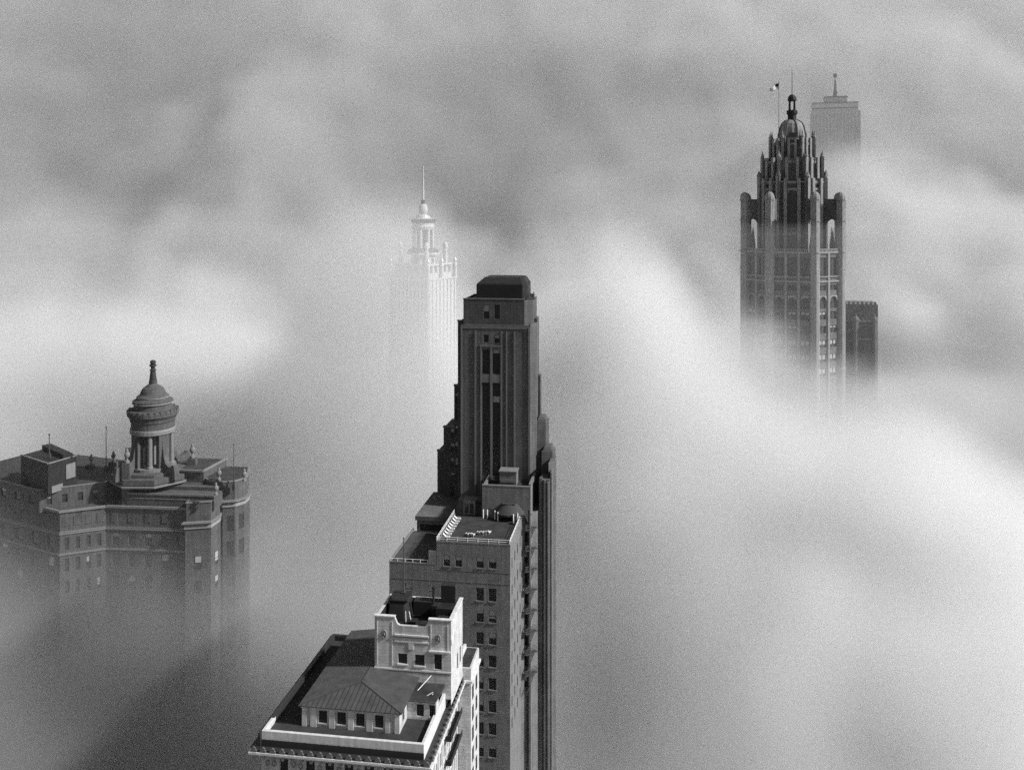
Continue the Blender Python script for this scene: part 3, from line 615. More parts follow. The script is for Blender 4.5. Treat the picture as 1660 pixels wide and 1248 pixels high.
# concave scroll buttresses with urns
for k in range(4):
    sc_ = MB(); a = R(-45+90*k+8); ca, sa = math.cos(a), math.sin(a)
    prof = [(7.0,zy(700)),(7.3,zy(720)),(7.9,zy(735)),(8.9,zy(744)),(10.6,zy(748)),(12.0,zy(746)),(13.0,zy(743)),(13.7,zy(745)),(14.2,zy(757))]
    for (r0,z0),(r1,z1) in zip(prof, prof[1:]):
        sc_.slab((CX+r0*ca,YC+r0*sa),(CX+r1*ca,YC+r1*sa),1.8,zy(766),zy(766),z0,z1)
    sc_.build('scroll_buttress', M['limestone'], LG)
b0 = zy(757)
co_ = MB().cyl(CX,YC,b0,zy(752),7.6,n=32); co_.cyl(CX,YC,zy(699),zy(694),7.4,n=32)
co_.build('colonnade_base', M['limetrim'], LG)
cm = MB()
for k in range(8):
    a = R(45*k+12); cm.lathe(CX+6.0*math.cos(a), YC+6.0*math.sin(a), [(1.05,zy(752)),(1.05,zy(750)),(.82,zy(748)),(.72,zy(701)),(1.0,zy(699))], 12)
    a2_ = R(45*k+12+22.5)
for k in (1,3,5,7):
    a = R(45*k+12-11)
cm.cyl(CX-1.3,YC+1.5,zy(752),zy(699),2.6,n=16)
cm.build('columns', M['limetrim'], LG)
pc_ = MB()
for k in range(4):
    a = R(-45+90*k+8)
    for j in (-1,0,1):
        b = a + R(j*11); pc_.slab((CX+4.4*math.cos(b),YC+4.4*math.sin(b)),(CX+7.1*math.cos(b),YC+7.1*math.sin(b)),1.25,zy(752),zy(752),zy(699))
pc_.build('colonnade_pier', M['limestone'], LG)
dm = MB().lathe(CX,YC,[(7.1,zy(699)),(7.1,zy(682)),(7.4,zy(680)),(7.5,zy(676)),(7.9,zy(673)),(8.3,zy(671)),(8.3,zy(665)),(7.9,zy(662)),(6.3,zy(661.5)),(6.2,zy(653)),(6.6,zy(651.5)),(6.6,zy(648)),(5.9,zy(646)),(5.2,zy(644)),(5.2,zy(641)),(4.8,zy(640)),(4.2,zy(637.5)),(3.9,zy(633)),(3.3,zy(628.5)),(2.3,zy(625)),(1.4,zy(622)),(1.2,zy(619.5))],40)
dm.build('dome', M['limestone'], LG)
MB().lathe(CX,YC,[(7.35,zy(694)),(7.35,zy(691.5))],40).lathe(CX,YC,[(6.75,zy(652)),(6.75,zy(650.6))],40).lathe(CX,YC,[(5.35,zy(643)),(5.35,zy(641.8))],40).build('dome_ring', M['ornament'], LG)
cre = MB()
for k in range(28):
    a = 2*math.pi*k/28; cre.box(CX+8.0*math.cos(a)-.32,CX+8.0*math.cos(a)+.32,YC+8.0*math.sin(a)-.32,YC+8.0*math.sin(a)+.32,zy(668),zy(660.8+(k%2)*1.3))
cre.build('dome_cresting', M['limestone'], LG)
MB().lathe(CX,YC,[(1.5,zy(619.5)),(1.25,zy(617)),(.85,zy(601)),(1.2,zy(600)),(.7,zy(597.5)),(.7,zy(595)),(1.2,zy(593)),(1.15,zy(591)),(.75,zy(590)),(1.0,zy(588)),(.9,zy(585)),(.3,zy(583.5))],14).build('dome_finial', M['copper'], LG)
def urn_mesh():
    m = MB().lathe(0,0,[(.75,0),(.75,.7),(.35,.9),(.3,1.5),(.8,2.1),(.95,2.8),(.7,3.4),(.4,3.7),(.5,4.1),(.1,4.8)],12).mesh('urn'); m.materials.append(M['limetrim']); return m
um = urn_mesh()
def urn(x, y, z, s=1.0):
    o = bpy.data.objects.new('urn', um); C.objects.link(o); o.parent = LG; o.location = (x,y,z); o.scale = (s,s,s)
# right pavilion with balustrade, and the bow-fronted one behind it
PA = at_z(309,826,ZR); 
pa = at_z(306,858,88.5); pb = at_z(342,861,88.5); pcx = at_z(357,848,88.5)
def pavilion(poly, ztop, zc_, name, rr=1):
    m = MB(); m.prism(poly, 0, zc_)
    cx_ = sum(p[0] for p in poly)/len(poly); cy_ = sum(p[1] for p in poly)/len(poly)
    g_ = lambda s: [(cx_+(p[0]-cx_)*s, cy_+(p[1]-cy_)*s) for p in poly]
    m.prism(g_(.96), zc_, ztop); m.build('pavilion', M['limestone'], LG)
    MB().prism(g_(1.02),zc_-1.0,zc_-.2,g_(1.12)).prism(g_(1.16),zc_-.2,zc_+.25).build('pavilion_cornice', M['limetrim'], LG)
    MB().prism(g_(1.05),zc_-2.0,zc_-1.0).build('pavilion_frieze', M['ornament'], LG)
    MB().prism(g_(.99),ztop,ztop+.5).build('pavilion_coping', M['limetrim'], LG)
    MB().prism(g_(.9),ztop+.5,ztop+.55).build('pavilion_roof', M['tar'], LG)
    return g_
P1_ = [off(Cc,-1.2,-1.6), at_z(342,826,ZR), off(at_z(342,826,ZR),1.0,6.0), off(at_z(342,826,ZR),-1.0,16), off(Cc,0,16)]
Cx = at_z(342,828,ZR)
g1_ = pavilion(P1_, 94.2, 88.0, 'pavilion')
Q = at_z(372,800,ZR+2)
P2_ = [off(Q,-7,-1.2), off(Q,-1.5,-2.6), off(Q,2.4,-1.6), off(Q,4.6,1.4), off(Q,4.8,6), off(Q,2.4,16), off(Q,-9,17), off(Q,-10,3)]
g2_ = pavilion(P2_, 98.2, 92.0, 'pavilion')
face_m = MB(); 
for p0, p1 in ((P2_[1],P2_[2]),(P2_[2],P2_[3])):
    d = Vector((p1[0]-p0[0],p1[1]-p0[1])).normalized(); n_ = Vector((d.y,-d.x))
    for (c,e) in ((82.0,87.0),(73.5,78.5)):
        window(LG, off(p0,n_.x*.1,n_.y*.1), off(p1,n_.x*.1,n_.y*.1), (1.6,3.6,c,e), .12, 'sash')
for p0, p1, a in ((P1_[0],P1_[1],3.0),(P1_[1],P1_[2],2.6)):
    d = Vector((p1[0]-p0[0],p1[1]-p0[1])).normalized(); n_ = Vector((d.y,-d.x))
    for (c,e) in ((72.6,77.0),(65,69)):
        window(LG, off(p0,n_.x*.1,n_.y*.1), off(p1,n_.x*.1,n_.y*.1), (a,a+2.2,c,e), .12, 'sash')
for (x, y, z, s) in ((148,753,104.6,.8),(184,749,105.2,.85),(206,750,105.0,1.0),(312,742,106.8,1.05),(355,778,98.4,.9),(396,780,98.4,.9),(350,802,94.6,.85)):
    # each urn stands on the roof edge that carries it
    Yd = {148:331,184:331,206:308,312:322,355:312,396:309,350:300}[x]
    zz = H-(y-YH)/F*Yd; urn((x-830)/F*Yd, Yd, zz, s)
# posts carrying the rear urns
MB().box(-152.2,-149.6,330,332,92,H-(753-YH)/F*331).box(-144,-141.3,330,332,92,H-(749-YH)/F*331).box(-129.5,-126.9,307,309,92,H-(750-YH)/F*308).box(-112.6,-109.8,320.8,323.2,92,H-(742-YH)/F*322).build('urn_pedestals', M['limestone'], LG)
# masts on this roof
def mast(x, ytop, ybot, Yd, r, lab, wire=False):
    t = thing('roof_mast', lab, 'mast', ground_pt(x, ybot, Yd), 0, 'masts on the domed building')
    h = (ybot-ytop)/F*Yd
    MB().cyl(0,0,0,h,r,r*.6,8).build('pole', M['pole'], t); MB().lathe(0,0,[(r*.5,h-.02),(r*1.7,h+.3),(r*.3,h+.7)],8).build('finial', M['pole'], t); MB().box(-.4,.4,-.4,.4,-1.5,.5).build('base', M['pole'], t)
mast(80,706,737,308,.22,'short mast on the dark plant room at the far left')
mast(172,694,757,326,.18,'tall mast on the slate roof left of the cupola')
mast(379,722,787,311,.16,'tall mast on the bow-fronted pavilion right of the cupola')

# ================================================================== 4. gothic skyscraper on the right
GY = 500.0
GT = thing('gothic_skyscraper', 'dark gothic skyscraper crowned with flying buttresses and small lantern at right', 'building', ((1284-830)/F*GY, GY, 0), -R(16.8))
gz = lambda y, Y=475: H-(y-YH)/F*Y
oc = lambda a, b: [(-a,-b),(a,-b),(b,-a),(b,a),(a,b),(-a,b),(-b,a),(-b,-a)]
Z1, Z2, Z3, Z4 = gz(411), gz(458), gz(478), gz(501)
sd = MB(); fa, fb = 11.2, 24.3
P8 = oc(fa, fb)
bays = [(P8[0],P8[1],3),(P8[1],P8[2],2),(P8[7],P8[0],2)]
wr = [(Z2+3.0,Z1-2.2,'mullion'),(Z3+2.0,Z2-1.5,'mullion'),(Z4,Z3-1.2,'mullion')]
low = [(gz(519),gz(506)),(gz(541),gz(529)),(gz(564),gz(552)),(gz(588),gz(575)),(gz(611),gz(598))]
for p0, p1, nb in bays:
    L = math.dist(p0,p1); st = (L-3.2)/nb; ops = []
    for k in range(nb):
        a, b = 1.6+st*(k+.17), 1.6+st*(k+.83)
        for c, e, sty in wr: ops.append((a,b,c,e))
        for c, e in low: ops.append((a,b,c,e))
    sd.wall(p0,p1,0,Z1,ops,.9)
    for o in ops: window(GT, p0, p1, o, .88, 'mullion')
sd.prism(oc(fa-.4,fb-1.0),0,Z1-.2)
sd.wall(P8[2],P8[3],0,Z1,[]).wall(P8[3],P8[4],0,Z1,[]).wall(P8[4],P8[5],0,Z1,[]).wall(P8[5],P8[6],0,Z1,[]).wall(P8[6],P8[7],0,Z1,[])
sd.build('shaft_wall', M['gothic'], GT)
# piers between bays, arches, balustrades
pi_ = MB()
for p0, p1, nb in bays:
    tr_ = MB()
    L = math.dist(p0,p1); st = (L-3.2)/nb; d = Vector((p1[0]-p0[0],p1[1]-p0[1])).normalized(); n_ = Vector((d.y,-d.x))
    pt = lambda u, k: (p0[0]+d.x*u+n_.x*k, p0[1]+d.y*u+n_.y*k)
    for k in range(nb+1):
        u = 1.6+st*k; pi_.slab(pt(u-.55,.35),pt(u+.55,.35),.8,40,40,Z1+1.0)
    for k in range(nb):
        u0 = 1.6+st*(k+.17); u1 = 1.6+st*(k+.83)
        pi_.arch(pt(u0,.1),pt(u1,.1),.5,0,Z3-.6,Z3-3.6,8)
        for q_i, (c, e) in enumerate(low):
            if q_i < 2 and (k + q_i + nb) % 3 == 0: continue
            for va, vb in ((u0+.2,(u0+u1)/2-.35),((u0+u1)/2+.35,u1-.2)): MB().slab(pt(va,-.5),pt(vb,-.5),.1,c+(2.6 if q_i < 2 else 1.4),c+(2.6 if q_i < 2 else 1.4),e-.3).build('window_shade', M['blind'], GT)
    for z, h in ((Z2,.8),(Z2+2.6,.5)): MB().slab(pt(0,.55),pt(L,.55),.6,z,z,z+h).build('string_course', M['gothictrim'], GT)
    tr_.slab(pt(0,.55),pt(L,.55),.6,Z1,Z1,Z1+.8)
    for k in range(int(L/.9)): tr_.slab(pt(.9*k,.5),pt(.9*k+.35,.5),.3,Z1+.8,Z1+.8,Z1+2.0)
    tr_.slab(pt(0,.5),pt(L,.5),.35,Z1+2.0,Z1+2.0,Z1+2.3)
    tr_.build('balustrade', M['gothictrim'], GT)
pi_.build('pier', M['gothictrim'], GT)
# core and tiers
G1 = 198.0
core = MB()
ca_, cb_ = 7.4, 16.2
P = oc(ca_, cb_)
cops = [(2.2,12.6,gz(372,484),gz(322,484)-1)]
core.prism(oc(ca_,cb_),Z1-.2,205.5)
core.prism(oc(6.9,15.2),205.5,217.0,oc(6.3,13.8)).prism(oc(5.0,11.0),217.0,227.2,oc(4.7,10.2))
core.build('crown_core', M['gothic'], GT)
# piers, niches and tracery on the tiers
tr = MB(); dk = MB()
def ring_piers(a, b, z0, z1, w_, out, per=(0,.5,1)):
    Q = oc(a,b)
    for i in range(8):
        p0, p1 = Q[i], Q[(i+1)%8]; d = Vector((p1[0]-p0[0],p1[1]-p0[1])); L = d.length; d.normalize(); n_ = Vector((d.y,-d.x))
        for t in per[:-1]:
            c = (p0[0]+d.x*L*t+n_.x*out*.5, p0[1]+d.y*L*t+n_.y*out*.5)
            tr.slab((c[0]-d.x*w_/2,c[1]-d.y*w_/2),(c[0]+d.x*w_/2,c[1]+d.y*w_/2),out,z0,z0,z1)
            if t == 0: tr.lathe(c[0],c[1],[(w_*.55,z1),(w_*.7,z1+.8),(w_*.4,z1+1.4),(.1,z1+4.0)],6)
def ring_dark(a, b, z0, z1, fr, out=.12, arch=True):
    Q = oc(a,b)
    for i in range(8):
        p0, p1 = Q[i], Q[(i+1)%8]; d = Vector((p1[0]-p0[0],p1[1]-p0[1])); L = d.length; d.normalize(); n_ = Vector((d.y,-d.x))
        for s0, s1 in fr:
            q0 = (p0[0]+d.x*L*s0+n_.x*out, p0[1]+d.y*L*s0+n_.y*out); q1 = (p0[0]+d.x*L*s1+n_.x*out, p0[1]+d.y*L*s1+n_.y*out)
            r = math.dist(q0,q1)/2
            dk = MB(); dk.slab(q0,q1,.2,z0,z0,z1-r)
            for k in range(6):
                t0, t1 = k/6,(k+1)/6; hh = lambda t: z1-r+math.sqrt(max(0,1-(2*t-1)**2))*r
                A_, B_ = Vector(q0).lerp(Vector(q1),t0), Vector(q0).lerp(Vector(q1),t1); dk.slab(A_,B_,.2,z1-r-.01,z1-r-.01,hh(t0),hh(t1))
            dk.build('niche_glass', M['glass'], GT); tr.arch(q0,q1,.7,0,z1+.9,z1-r-.2,8)
def ring_band(a, b, z, h, out):
    Q = oc(a,b)
    for i in range(8): tr.slab(Vector(Q[i]),Vector(Q[(i+1)%8]),out*2,z,z,z+h)
ring_piers(7.4,16.2,Z1,206.5,1.7,1.7,(0,.27,.73,1)); ring_dark(7.4,16.2,181,200.5,[(.34,.66)]); ring_dark(7.4,16.2,Z1+1,177,[(.36,.48),(.52,.64)]); ring_band(7.4,16.2,204.2,.8,.5); ring_dark(7.4,16.2,201.8,204.0,[(.36,.48),(.52,.64)])
ring_piers(6.7,14.8,205.5,217.5,1.5,1.4,(0,.3,.7,1)); ring_dark(6.8,15.1,207,214.8,[(.36,.47),(.53,.64)]); ring_band(6.0,12.8,216.4,.7,.5)
ring_piers(4.9,10.8,217.0,228.0,1.3,1.2,(0,.33,.67,1)); ring_dark(5.0,11.0,218.5,224.5,[(.4,.6)]); ring_band(4.3,9.8,226.4,.6,.4)
tr.build('tracery', M['gothictrim'], GT)
# corner turrets with pinnacles and the flying buttresses
tp = []
for sx in (-1,1):
    for sy in (-1,1): tp += [(sx*fa, sy*fb), (sx*fb, sy*fa)]
def turret(r):
    m = MB().lathe(0,0,[(r,40),(r,Z1-9),(r*1.1,Z1-8.5),(r*.95,Z1-7.5),(r*.95,194.5),(r*1.12,195),(r*1.08,196.8),(r*.85,198.2),(r*.45,199.1),(.1,199.3)],10)
    for k in range(5):
        a = 2*math.pi*k/5; m.lathe(r*.9*math.cos(a), r*.9*math.sin(a), [(.42,Z1-12),(.42,193.6),(.55,194),(.1,196)],5)
    m.lathe(0,0,[(r*1.18,Z1+.2),(r*1.18,Z1+.9)],10).lathe(0,0,[(r*1.12,184),(r*1.12,184.7)],10)
    return m.mesh('turret')
tm = turret(2.3); tm.materials.append(M['gothictrim'])
for x, y in tp:
    o = bpy.data.objects.new('turret', tm); C.objects.link(o); o.parent = GT; o.location = (x,y,0)
fbm = MB()
for x, y in tp:
    d = Vector((-x,-y)).normalized()
    # run from the turret to the nearest point of the core
    k = (cb_/max(abs(x),abs(y)))
    e = Vector((x*k*.98, y*k*.98)); a = Vector((x,y))
    L = (e-a).length; p0 = a.lerp(e,.16); p1 = a.lerp(e,.80)
    fbm.arch(p0,p1,1.4,0,195.0,182.0,10); fbm.slab(p1,e,1.4,Z1,Z1,195.0).slab(a,p0,1.2,Z1,Z1,195.0)
    fbm.slab(a,e,1.7,195.0,195.0,195.6)
    c = a.lerp(e,.45); fbm.lathe(c.x,c.y,[(1.0,Z1),(1.0,Z1+4),(.8,Z1+5),(.5,Z1+8),(.1,Z1+13)],6)
fbm.build('flying_buttress', M['gothic'], GT)
# pinnacles on the second setback
pn = MB()
for x, y in oc(5.8,14.9): pn.lathe(x,y,[(1.0,203),(1.0,214.5),(1.25,215.2),(.7,216.5),(.3,218.5),(.1,220)],6)
for x, y in oc(6.8,17.2): pn.lathe(x,y,[(.9,196),(.9,207.2),(1.1,207.8),(.1,211)],6)
for x, y in oc(4.0,10.4): pn.lathe(x,y,[(.7,216),(.7,227.5),(.9,228),(.35,229.5),(.1,232.0)],6)
pn.build('pinnacle_ring', M['gothic'], GT)
# dome, lantern, mast
gzz = lambda y: H-(y-YH)/F*GY
dm = MB().lathe(0,0,[(7.6,226.8),(7.5,229.5),(7.3,231.0),(6.6,gzz(208)),(5.6,gzz(201)),(4.2,gzz(197.5)),(2.6,gzz(195.5))],16)
dm.build('crown_dome', M['gothictrim'], GT)
rr = MB()
for k in range(8):
    a = R(22.5+45*k)
    pr_ = [(7.75,228.5),(7.5,231.0),(6.8,gzz(208)),(5.8,gzz(201)),(4.3,gzz(197.2)),(2.6,gzz(195.0))]
    for (r0,z0),(r1,z1) in zip(pr_,pr_[1:]): rr.tube((r0*math.cos(a),r0*math.sin(a),z0),(r1*math.cos(a),r1*math.sin(a),z1),.35,5)
rr.build('dome_ribs', M['gothic'], GT)
for k in (0,2,4,6):
    dd = MB(); a = R(-90+45*k); dd.box(7.45*math.cos(a)-1.6*abs(math.sin(a))-.1, 7.45*math.cos(a)+1.6*abs(math.sin(a))+.1, 7.45*math.sin(a)-1.6*abs(math.cos(a))-.1, 7.45*math.sin(a)+1.6*abs(math.cos(a))+.1, gzz(224), gzz(217))
    dd.build('dome_window', M['glass'], GT)
ln = MB().lathe(0,0,[(2.4,gzz(198)),(2.2,gzz(188)),(2.9,gzz(184)),(2.9,gzz(180)),(2.3,gzz(179))],10)
for k in range(4):
    a = R(45+90*k); ln.lathe(1.75*math.cos(a),1.75*math.sin(a),[(.62,gzz(179)),(.55,gzz(164))],6)
ln.lathe(0,0,[(2.1,gzz(164.5)),(2.4,gzz(162.5)),(2.1,gzz(158)),(1.4,gzz(155)),(.5,gzz(153.5))],10)
ln.build('lantern', M['soot_shade'], GT)
MB().cyl(0,0,gzz(153.5),gzz(112),.22,.1,6).build('spire_mast', M['pole'], GT)
# flag and its pole on the crown
fl = thing('flagpole', 'thin flagpole with small striped flag flying on the gothic skyscraper crown', 'flagpole', ((1262.5-830)/F*489, 489, gz(238,489)))
ht = (238-134)/F*489
MB().cyl(0,0,0,ht,.16,.1,6).build('pole', M['pole'], fl); MB().lathe(0,0,[(.1,ht),(.3,ht+.3),(.05,ht+.6)],6).build('finial', M['pole'], fl); MB().box(-.4,.4,-.4,.4,-2,.3).build('base', M['pole'], fl)
def flagpt(s, t):       # s away from pole, t down
    return (-.1-4.6*s, .5*math.sin(6*s+t), ht-.5-4.6*(1-s*.0)*t*(.85-.45*s)*.85-3.0*s*(.45+.55*s)+0.25*math.sin(7*s))
canton = MB(); dark = MB(); light = MB(); N_ = 10
for i in range(N_):
    for j in range(13):
        s0, s1, t0, t1 = i/N_, (i+1)/N_, j/13, (j+1)/13
        q = [flagpt(s0,t0), flagpt(s1,t0), flagpt(s1,t1), flagpt(s0,t1)]
        q2 = [(x, y+.05, z) for x,y,z in q]
        tgt = canton if (s1 <= .45 and j < 7) else (dark if j%2==0 else light)
        tgt.add(q+q2, [(0,1,2,3),(7,6,5,4),(0,4,5,1),(3,2,6,7)])
M['flagdark'] = material('flag_canton_cloth', .03, .1); M['flagred'] = material('flag_stripe_cloth', .11, .1)
FL = light.build('flag', M['white'], fl); canton.build('canton', M['flagdark'], FL); dark.build('stripes', M['flagred'], FL)
# annexe with crenellated turrets, lower right
AY = 488.0
AX = thing('annex_building', 'low dark building with two pinnacled corner turrets beside the gothic skyscraper, nearly lost in fog', 'building', ((1394-830)/F*AY, AY, 0), -R(14))
az = lambda y: H-(y-YH)/F*AY
k = F/AY
MB().box(-9.5,10.0,8,30,0,az(496)).build('rear_block', M['gothic'], AX)
am = MB().box(-3.4,8.4,0,10,0,az(522)).box(-9.5,-3.4,3,12,0,az(536)); am.build('wall', M['crown'], AX)
for (a,c,e) in ((1.8,az(572),az(557)),(1.8,az(592),az(577)),(4.6,az(548),az(535))): pass
for q in range(9): MB().box(-9.5+2.2*q,-8.4+2.2*q,7.6,8.4,az(496),az(491.5)).build('merlon', M['gothic'], AX)
for q in range(5): MB().lathe(-1.0+2.1*q+.3,-.3,[(.5,az(524)),(.5,az(519)),(.1,az(514+q%2*2))],6).build('pinnacle', M['gothic'], AX)
for q in range(4): MB().box(-8.9+1.5*q,-8.3+1.5*q,2.4,3.0,0,az(533)).build('pier', M['gothic'], AX)
am = MB().wall((-1.0,-.5),(8.0,-.5),0,az(524),[(2.8,6.4,az(585),az(556)),(1.2,3.4,az(546),az(530)),(5.2,7.4,az(546),az(530))],.4); am.build('front_wall', M['crown'], AX)
for o in [(2.8,6.4,az(585),az(556)),(1.2,3.4,az(546),az(530)),(5.2,7.4,az(546),az(530))]: window(AX,(-1.0,-.5),(8.0,-.5),o,.38,'mullion')
tt = MB().lathe(0,0,[(1.5,0),(1.5,az(520)),(1.8,az(519)),(1.6,az(515)),(.7,az(513)),(.1,az(508))],8).mesh('turret'); tt.materials.append(M['gothic'])
for x, y in ((-2.2,-.4),(7.2,-.4),(-2.2,10),(7.2,10)):
    o = bpy.data.objects.new('turret', tt); C.objects.link(o); o.parent = AX; o.location = (x,y,0)
MB().box(-1,8,-.9,-.5,az(550),az(548)).box(-9.5,-3.4,2.6,3,az(539),az(537)).build('string_course', M['gothictrim'], AX)

# ================================================================== 5. white clock-tower cupola, lit by the sun, left of the grey tower
WY = 420.0
WR = thing('white_tower', 'small bright white terracotta tower with columned drum and needle spire poking out of fog', 'building', ((686-830)/F*WY, WY, 0), -R(31))
wz = lambda y: H-(y-YH)/F*WY
k = WY/F
def reg(r, n=8, a0=22.5): return [(r*math.cos(R(a0+360/n*i)), r*math.sin(R(a0+360/n*i))) for i in range(n)]
MB().cyl(0,0,wz(328),wz(269),.55,.22,8).build('spire_mast', M['glaze'], WR)
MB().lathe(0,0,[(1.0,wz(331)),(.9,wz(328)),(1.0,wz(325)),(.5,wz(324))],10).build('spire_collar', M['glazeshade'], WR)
MB().lathe(0,0,[(1.4,wz(348)),(1.9,wz(344)),(2.1,wz(340)),(1.9,wz(334)),(1.2,wz(331))],14).build('lantern_ball', M['glaze'], WR)
MB().lathe(0,0,[(4.9,wz(356)),(3.3,wz(353)),(2.9,wz(350)),(1.6,wz(347.5))],20).build('drum_dome', M['glaze'], WR)
MB().lathe(0,0,[(5.0,wz(372)),(5.2,wz(367)),(4.9,wz(366)),(4.9,wz(362))],24).build('drum_entablature', M['glaze'], WR)
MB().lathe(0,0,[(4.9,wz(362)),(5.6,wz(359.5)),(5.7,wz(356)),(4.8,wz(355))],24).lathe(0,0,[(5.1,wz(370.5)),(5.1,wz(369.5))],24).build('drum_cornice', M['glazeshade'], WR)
cl = MB()
for i in range(8): a = R(22.5+45*i); cl.lathe(4.4*math.cos(a),4.4*math.sin(a),[(.85,wz(404)),(.68,wz(401)),(.62,wz(374)),(.8,wz(372))],10)
cl.build('drum_columns', M['glaze'], WR)
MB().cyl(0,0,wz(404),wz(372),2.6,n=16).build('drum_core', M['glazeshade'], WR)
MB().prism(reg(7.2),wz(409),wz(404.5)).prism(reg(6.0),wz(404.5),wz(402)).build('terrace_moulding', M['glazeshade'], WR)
MB().prism(reg(7.6),wz(412),wz(409.2)).prism(reg(5.6),wz(436),wz(412)).prism(reg(7.0),wz(447),wz(436)).build('octagon_stage', M['glaze'], WR)
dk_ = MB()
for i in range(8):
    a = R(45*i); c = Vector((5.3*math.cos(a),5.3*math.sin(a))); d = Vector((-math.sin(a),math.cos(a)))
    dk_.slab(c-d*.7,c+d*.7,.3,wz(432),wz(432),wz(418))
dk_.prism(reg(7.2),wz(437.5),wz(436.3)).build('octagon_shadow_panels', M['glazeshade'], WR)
lw = MB(); hb = 10.6; cxw = 0.0
tops = wz(450)
lops = [(.6+2.1*j, 1.7+2.1*j, c, e) for j in range(10) for c, e in ((wz(464),wz(454)),(wz(480),wz(467)),(wz(500),wz(487)))]
lw.wall((-hb,-hb),(hb,-hb),0,tops,lops,.8).wall((hb,-hb),(hb,hb),0,tops,[],.8).wall((hb,hb),(-hb,hb),0,tops,[]).wall((-hb,hb),(-hb,-hb),0,tops,[])
lw.prism([(-hb+.8,-hb+.8),(hb-.8,-hb+.8),(hb-.8,hb-.8),(-hb+.8,hb-.8)],0,tops-.3)
lw.box(-9.4,9.4,-9.4,9.4,tops-.3,wz(441)).box(-8.2,8.2,-8.2,8.2,wz(441),wz(427))
lw.build('lower_shaft', M['glaze'], WR)
for o in lops[:]: window(WR,(-hb,-hb),(hb,-hb),o,.78,'plain')
pil = MB()
for j in range(8): pil.box(hb-.01,hb+.5,-hb+.2+2.8*j,-hb+1.2+2.8*j,0,tops-.5)
for j in range(11): pil.box(-hb-.35+2.1*j,-hb+.45+2.1*j,-hb-.35,-hb,0,tops-.5)
pil.build('shaft_pilasters', M['glaze'], WR)
MB().box(-hb-.6,hb+.6,-hb-.6,hb+.6,tops-.3,tops+.3).build('shaft_cornice', M['glaze'], WR)
pin = MB().lathe(0,0,[(1.0,wz(428)),(1.0,wz(408)),(1.3,wz(407)),(.7,wz(405)),(1.15,wz(401)),(1.1,wz(396)),(.2,wz(391.5))],10).mesh('pinnacle'); pin.materials.append(M['glaze'])
for x, y in ((7.2,-7.2),(7.2,7.2),(-7.2,7.2),(-7.2,-7.2)):
    o = bpy.data.objects.new('pinnacle', pin); C.objects.link(o); o.parent = WR; o.location = (x,y,0)
col = MB()
for j in range(6):
    col.lathe(-8.6+3.44*j, -9.0, [(.65,wz(444)),(.55,wz(431)),(.8,wz(429))],8)
    if j: col.lathe(9.0,-8.6+3.44*j,[(.65,wz(444)),(.55,wz(431)),(.8,wz(429))],8)
col.box(-9.5,9.5,-9.5,-8.3,wz(429),wz(426)).box(8.3,9.5,-8.3,9.5,wz(429),wz(426))
col.build('colonnade', M['glaze'], WR)
fn = MB().lathe(0,0,[(.9,wz(450)),(.8,wz(432)),(1.0,wz(430)),(.6,wz(425)),(.9,wz(422)),(.1,wz(417))],8).mesh('corner_urn'); fn.materials.append(M['glaze'])
for x, y in ((10.4,-10.4),(10.4,10.4),(-10.4,10.4),(-10.4,-10.4),(10.4,0)):
    o = bpy.data.objects.new('corner_urn', fn); C.objects.link(o); o.parent = WR; o.location = (x,y,0)

# ================================================================== 6. far building with the beacon
BY = 700.0
BN = thing('beacon_building', 'pale far-off setback skyscraper with round beacon on cone mast, behind the gothic skyscraper', 'building', ((1355-830)/F*BY, BY, 0), R(-17))
bz = lambda y: H-(y-YH)/F*BY
bk = BY/F
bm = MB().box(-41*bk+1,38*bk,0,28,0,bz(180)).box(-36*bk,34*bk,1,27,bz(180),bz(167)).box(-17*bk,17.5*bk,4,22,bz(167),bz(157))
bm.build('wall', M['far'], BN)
MB().box(-36.8*bk,34.8*bk,.4,27.6,bz(167),bz(165.8)).box(-18*bk,18.5*bk,3.2,23,bz(157),bz(155.5)).box(-36.3*bk,34.3*bk,.8,1,bz(176),bz(174.5)).build('parapet', M['limestone'], BN)
pz = MB()
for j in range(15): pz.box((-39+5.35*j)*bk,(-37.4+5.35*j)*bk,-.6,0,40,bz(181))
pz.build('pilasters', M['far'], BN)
MB().cyl(0,12,bz(155.5),bz(127),1.7,.5,12).build('cone_mast', M['limestone'], BN)
MB().cyl(0,12,bz(127),bz(123),.25,.25,8).build('beacon_stem', M['limestone'], BN)
MB().lathe(0,12,[(.35,bz(123.2)),(1.2,bz(122)),(1.6,bz(119.3)),(1.2,bz(116.5)),(.35,bz(115.4))],14).build('beacon', M['limestone'], BN)

